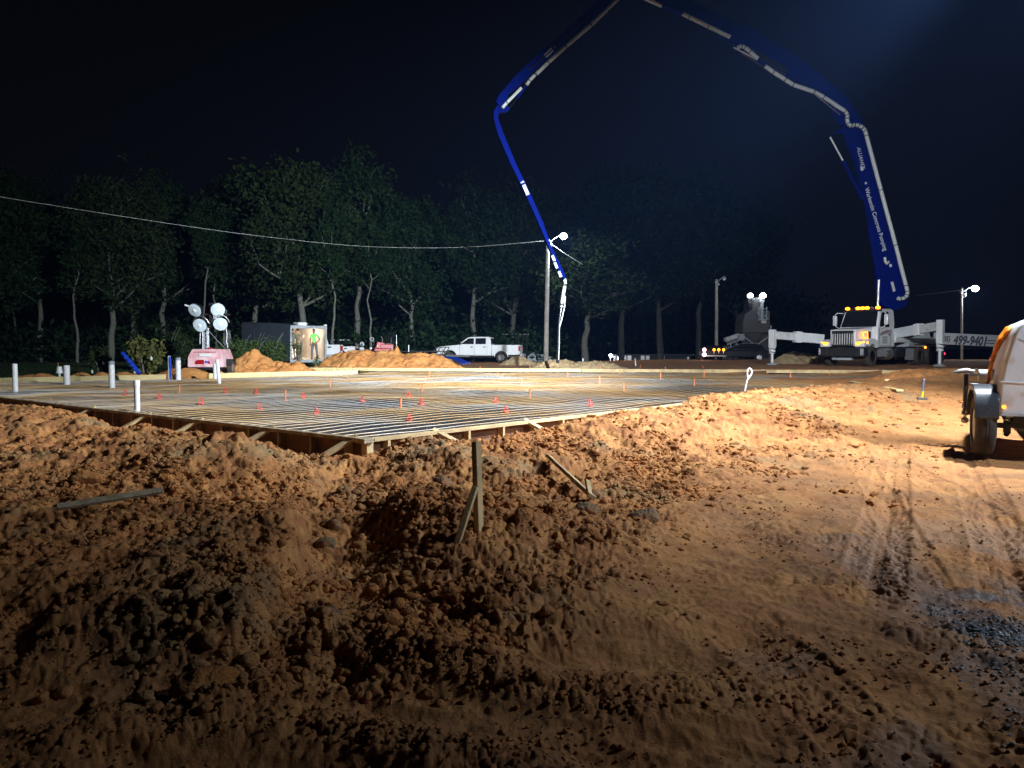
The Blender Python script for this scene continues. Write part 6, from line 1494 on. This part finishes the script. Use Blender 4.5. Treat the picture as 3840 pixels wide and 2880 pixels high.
# ================================================================== batch plant
def plant():
    Y = 74; k = Y/FPX; c = P(2822, 1370, Y); t = thing('silo_tower', 'grey concrete-plant silo tower with two bright work lamps on top', 'silo', (c.x, c.y, .15), 0)
    def X(u): return (u-2822)*k
    def Z(v): return CH+(1305-v)*k-.15
    mb = MB(); mb.prism([(X(2768), Z(1250)), (X(2768), Z(1215)), (X(2776), Z(1180)), (X(2800), Z(1165)), (X(2804), Z(1120)), (X(2836), Z(1118)), (X(2842), Z(1170)), (X(2868), Z(1168)), (X(2870), Z(1250))], -1.3, 1.3); mb.build('silo_body', M['lampgray'], t, bevel=.12, seg=3)
    mb = MB(); mb.lathe([(1.3, Z(1250)), (1.25, Z(1262)), (.5, Z(1300)), (.45, Z(1308))], (X(2815), 0, 0), n=20); mb.build('cone', M['lampgray'], t)
    for x, y in ((X(2772), -1.2), (X(2866), -1.2), (X(2772), 1.2), (X(2866), 1.2)): MB().bx(x-.13, x+.13, y-.13, y+.13, 0, Z(1250)).build('leg', M['lampgray'], t)
    mb = MB(); mb.bx(X(2840), X(2890), -.9, -.8, 0, Z(1255)); mb.build('cladding', M['lampgray'], t)
    mb = MB(); mb.beam((X(2772), -1.2, Z(1330)), (X(2866), -1.2, Z(1262)), .1, .1); mb.beam((X(2772), -1.2, Z(1262)), (X(2866), -1.2, Z(1330)), .1, .1); mb.build('brace', M['gray'], t)
    mb = MB(); mb.bx(X(2830), X(2840), -1.55, -1.35, Z(1205), Z(1130)); mb.bx(X(2827), X(2842), -1.6, -1.3, Z(1138), Z(1128)); mb.build('lamp_post', M['galv'], t)
    mb = MB(); mb.bx(X(2822), X(2852), -1.7, -1.35, Z(1204), Z(1200)); 
    for x in (2822, 2836, 2850): mb.bx(X(x)-.03, X(x)+.03, -1.72, -1.66, Z(1204), Z(1155))
    mb.bx(X(2822), X(2852), -1.72, -1.66, Z(1164), Z(1161)); mb.build('railing', M['galv'], t)
    mb = MB(); mb.beam((X(2819), -1.45, Z(1175)), (X(2845), -1.45, Z(1200)), .08, .08); mb.beam((X(2845), -1.45, Z(1185)), (X(2860), -1.45, Z(1200)), .08, .08); mb.build('bracket', M['galv'], t)
    mb = MB(); mb.bx(X(2832), X(2850), -1.7, -1.4, Z(1215), Z(1205)); mb.build('motor', M['whitedirty'], t, bevel=.05)
    mb = MB(); mb.bx(X(2783), X(2802), -1.5, -1.1, Z(1150), Z(1122)); mb.bx(X(2786), X(2799), -1.6, -1.1, Z(1160), Z(1138)); mb.build('lamp_bracket', M['black'], t, bevel=.04)
    for u, v, r in ((2792, 1113, .28), (2839, 1113, .33)):
        MB().lathe([(.12, .35), (.3, .2), (r, 0)], (X(u), -1.3, Z(v)-.02), 'y', 16).build('work_lamp', M['black'], t)
        MB().ball((X(u), -1.5, Z(v)), r*.8, 12, 8, (1.1, .6, .9)).build('lamp_glass', M['ledwhite'], t)
        point('work_light', (X(u), -2.3, Z(v)-.3), 18, (.85, .92, 1.0), t, .2)
    mb = MB(); mb.path([(X(2873), -1, Z(1245)), (X(2876), -1, Z(1225)), (X(2871), -1, Z(1222))], .06, 6); mb.bx(X(2868), X(2895), -1.1, -.9, Z(1258), Z(1250)); mb.build('side_fitting', M['whitedirty'], t)
    # conveyor
    c2 = P(2770, 1290, Y-2); t2 = thing('conveyor', 'short lit truss conveyor rising to the silo tower from the left', 'conveyor', (c2.x, c2.y, .15), 0); 
    def X2(u): return (u-2770)*(Y-2)/FPX
    def Z2(v): return CH+(1305-v)*(Y-2)/FPX-.15
    mb = MB(); mb.beam((X2(2718), 0, Z2(1275)), (X2(2770), 0, Z2(1257)), .7, .38); mb.build('cover', M['whitedirty'], t2, bevel=.05)
    mb = MB(); a, b_ = Vector((X2(2722), -.3, Z2(1293))), Vector((X2(2768), -.3, Z2(1277))); mb.beam(a, b_, .06, .08)
    up0, up1 = Vector((X2(2719), -.3, Z2(1281))), Vector((X2(2770), -.3, Z2(1263)))
    for i in range(5): mb.beam(up0.lerp(up1, i/4), a.lerp(b_, min(1, (i+.5)/4)), .05, .05); mb.beam(a.lerp(b_, min(1, (i+.5)/4)), up0.lerp(up1, min(1, (i+1)/4)), .05, .05)
    mb.build('truss', M['galv'], t2)
    mb = MB(); mb.lathe([(.32, -.35), (.32, .35)], (X2(2776), 0, Z2(1265)), 'y', 16); mb.build('drum', M['gray'], t2)
    for u in (2740, 2762): MB().bx(X2(u)-.06, X2(u)+.06, -.06, .06, 0, Z2(1285)).build('leg', M['gray'], t2)
    c3 = P(2745, 1345, Y-1); t3 = thing('storage_bin', 'low ribbed grey bin wall under the conveyor', 'bin', (c3.x, c3.y, .15), 0); kk = (Y-1)/FPX
    mb = MB(); mb.bx(-45*kk, 40*kk, -.1, .1, 0, (1330-1300)*kk+.55); mb.build('wall', M['lampgray'], t3)
    for i in range(9): MB().bx((-45+10*i)*kk, (-43+10*i)*kk, -.16, -.1, 0, 1.25).build('rib', M['gray'], t3)
plant()
# dark car and truck under the plant
def dark_car():
    p = P(2775, 1362, 62); t = thing('dark_car', 'dark glossy car parked below the silo tower, highlights on its roof', 'car', (p.x, p.y, .17), R(172))
    mb = MB(); low = [(-2.2, .35), (-2.25, .75), (-2.0, .92), (-.9, .98), (1.1, .98), (2.1, .82), (2.3, .6), (2.28, .35)]; mb.prism(low, -.9, .9); mb.build('body', M['blackgloss'], t, bevel=.12, seg=3)
    mb = MB(); g = [(-1.9, .96), (-1.6, 1.38), (-.9, 1.5), (.1, 1.48), (1.0, .97)]; k = len(g)
    mb.add([(a, -.85+.2*(b-.96), b) for a, b in g]+[(a, .85-.2*(b-.96), b) for a, b in g], [tuple(range(k)), tuple(reversed(range(k, 2*k)))]+[(i, i+k, (i+1) % k+k, (i+1) % k) for i in range(k)]); mb.build('cabin', M['blackgloss'], t, bevel=.08, seg=3)
    for s in (-1, 1):
        mb = MB(); mb.prism([(-1.55, 1.02), (.75, 1.02), (.1, 1.40), (-1.4, 1.40)], s*.80-.03, s*.80+.03); mb.build('side_window', M['glass'], t)
        for x in (-1.4, 1.45): wheel(t, (x, s*.82, .33), .33, .2, .2, 'y', .7)
    MB().bx(2.15, 2.3, -.75, -.45, .62, .74).build('headlight', M['reflector'], t, bevel=.02); MB().bx(2.15, 2.3, .45, .75, .62, .74).build('headlight', M['reflector'], t, bevel=.02)
    MB().bx(-1.0, -.1, -.3, .3, 1.51, 1.53).build('roof_panel', M['galv'], t, bevel=.005)
dark_car()
def service():
    p = P(2672, 1362, 58); t = thing('service_truck', 'dark truck facing the slab with three amber roof lamps and stacked white headlights', 'truck', (p.x, p.y, .17), R(-100)); 
    mb = MB(); mb.prism([(-2.6, .5), (-2.6, 1.25), (-.4, 1.25), (-.2, 1.0), (1.0, .95), (1.1, .5)], -.9, .9); mb.build('body', M['blackgloss'], t, bevel=.05)
    mb = MB(); mb.prism([(-1.0, .95), (-.95, 1.3), (-.3, 1.32), (.25, .97)], -.78, .78); mb.build('cab', M['blackgloss'], t, bevel=.05)
    for s in (-1, 1):
        for x in (-1.9, .4): wheel(t, (x, s*.82, .38), .38, .22, .2, 'y', .7)
    for y in (-.35, 0, .35):
        MB().ball((1.15, y+.35, 1.0), .10, 10, 8).build('amber_lamp', M['amber'], t); MB().bx(1.08, 1.14, y+.33, y+.37, .70, .92).build('lamp_stem', M['whitedirty'], t)
    for z in (1.0, .62): MB().ball((1.15, -.72, z), .13 if z > .9 else .15, 10, 8, (.6, 1, 1)).build('headlight', M['ledpink'], t)
    MB().bx(1.05, 1.2, -.9, .9, .48, .58).build('bumper', M['gray'], t, bevel=.02)
    point('headlight_glow', (1.6, -.7, .8), 25, (1, .7, .65), t, .15)
service()
# distant house
def house():
    Y = 98; k = Y/FPX; c = P(2440, 1364, Y); t = thing('mobile_home', 'long low dark house far behind the slab with lit windows and porch lamps', 'house', (c.x, c.y, -.90), 0)
    def X(u): return (u-2440)*k
    def Z(v): return CH+(1305-v)*k+.90
    MB().bx(X(2300), X(2590), 0, 5, .0, Z(1333)).build('wall', M['house'], t, bevel=.02)
    mb = MB(); mb.prism([(X(2278), Z(1333)), (X(2594), Z(1333)), (X(2594), Z(1328)), (X(2278), Z(1328))], -1.6, 5.2); mb.build('roof', M['charcoal'], t)
    for u0, u1, m in ((2334,2350,'porch_lit'),(2353,2368,'window_lit'),(2402,2418,'window_lit'),(2421,2436,'window_lit'),(2479,2492,'window_lit')):
        f = MB().bx(X(u0), X(u1), -.06, .02, Z(1359), Z(1334)).build('window', M['whitedirty'], t)
        for q in (0, 1): MB().bx(X(u0)+.06, X(u1)-.06, -.09, -.061, Z(1359)+.05+q*.46, Z(1359)+.46+q*.46).build('pane', M[m], f)
    MB().bx(X(2296), X(2310), -1.5, -1.35, 0, Z(1333)).build('porch_post', M['porch_lit'], t); MB().bx(X(2314), X(2333), -.08, 0, 0, Z(1336)).build('door', M['porch_lit'], t)
    MB().bx(X(2282), X(2285), -1.5, -1.4, 0, Z(1333)).build('porch_post', M['porch_lit'], t)
    for u, v, r in ((2284,1333,.20),(2320,1343,.20)): MB().ball((X(u), -1.6 if u < 2300 else -.3, Z(v)), r, 10, 8).build('porch_lamp', M['ledwhite'], t); point('porch_light', (X(u), -1.9 if u < 2300 else -.8, Z(v)-.1), 22, (.85, .92, 1), t, .15)
    MB().bx(X(2577), X(2581), -.3, -.1, Z(1352), Z(1338)).build('lit_strip', M['window_lit'], t)
house()
# rack of posts beyond the pickup
for i, (u, lab) in enumerate(((1897, 'leftmost of three T-shaped posts beyond the pickup bed'), (1946, 'middle one of three T-shaped posts beyond the pickup bed'), (1975, 'rightmost of three T-shaped posts beyond the pickup bed'))):
    p = P(u, 1345, 64); k = 64/FPX; t = thing('t_post', lab, 'post', (p.x, p.y, .17), 0, 'posts beyond the pickup'); h = CH+(1305-1253)*k-.17
    MB().path([(0, 0, 0), (.03, 0, h*.5), (-.08, 0, h)], .05, 8).build('post', M['black'], t); MB().beam((-.30, 0, h), (.2, 0, h-.03), .05, .06).build('crossbar', M['black'], t)
# thin stakes near the left
p = G(143, 1396, .2); t = thing('survey_stake', 'thin grey wooden stake behind the far-left dirt heap', 'stake', (p.x, p.y+1.5, .1)); MB().beam((0,0,0), (.01,0,.52), .045, .02).build('lath', M['lumber_old'], t); MB().beam((.01,0,.42), (.011,0,.46), .048, .023).build('mark', M['pinorange'], t)

# ================================================================== thin haze volume, added and tinted blue for the lamp glow
def haze():
    m = bpy.data.materials.new('haze'); m.use_nodes = True; nt = m.node_tree; nt.nodes.remove(nt.nodes['Principled BSDF'])
    v = N(nt, 'ShaderNodeVolumePrincipled'); v.inputs['Color'].default_value = (.17, .33, .85, 1); v.inputs['Density'].default_value = HAZE; v.inputs['Anisotropy'].default_value = .2
    nt.links.new(v.outputs[0], nt.nodes['Material Output'].inputs['Volume'])
    mb = MB(); mb.bx(-140, 140, -30, 190, -3.0, 34); o = mb.build('haze', m, smooth=0); tag(o, kind='stuff', label='thin blue-tinted haze added for the glow of the lamps')
haze()
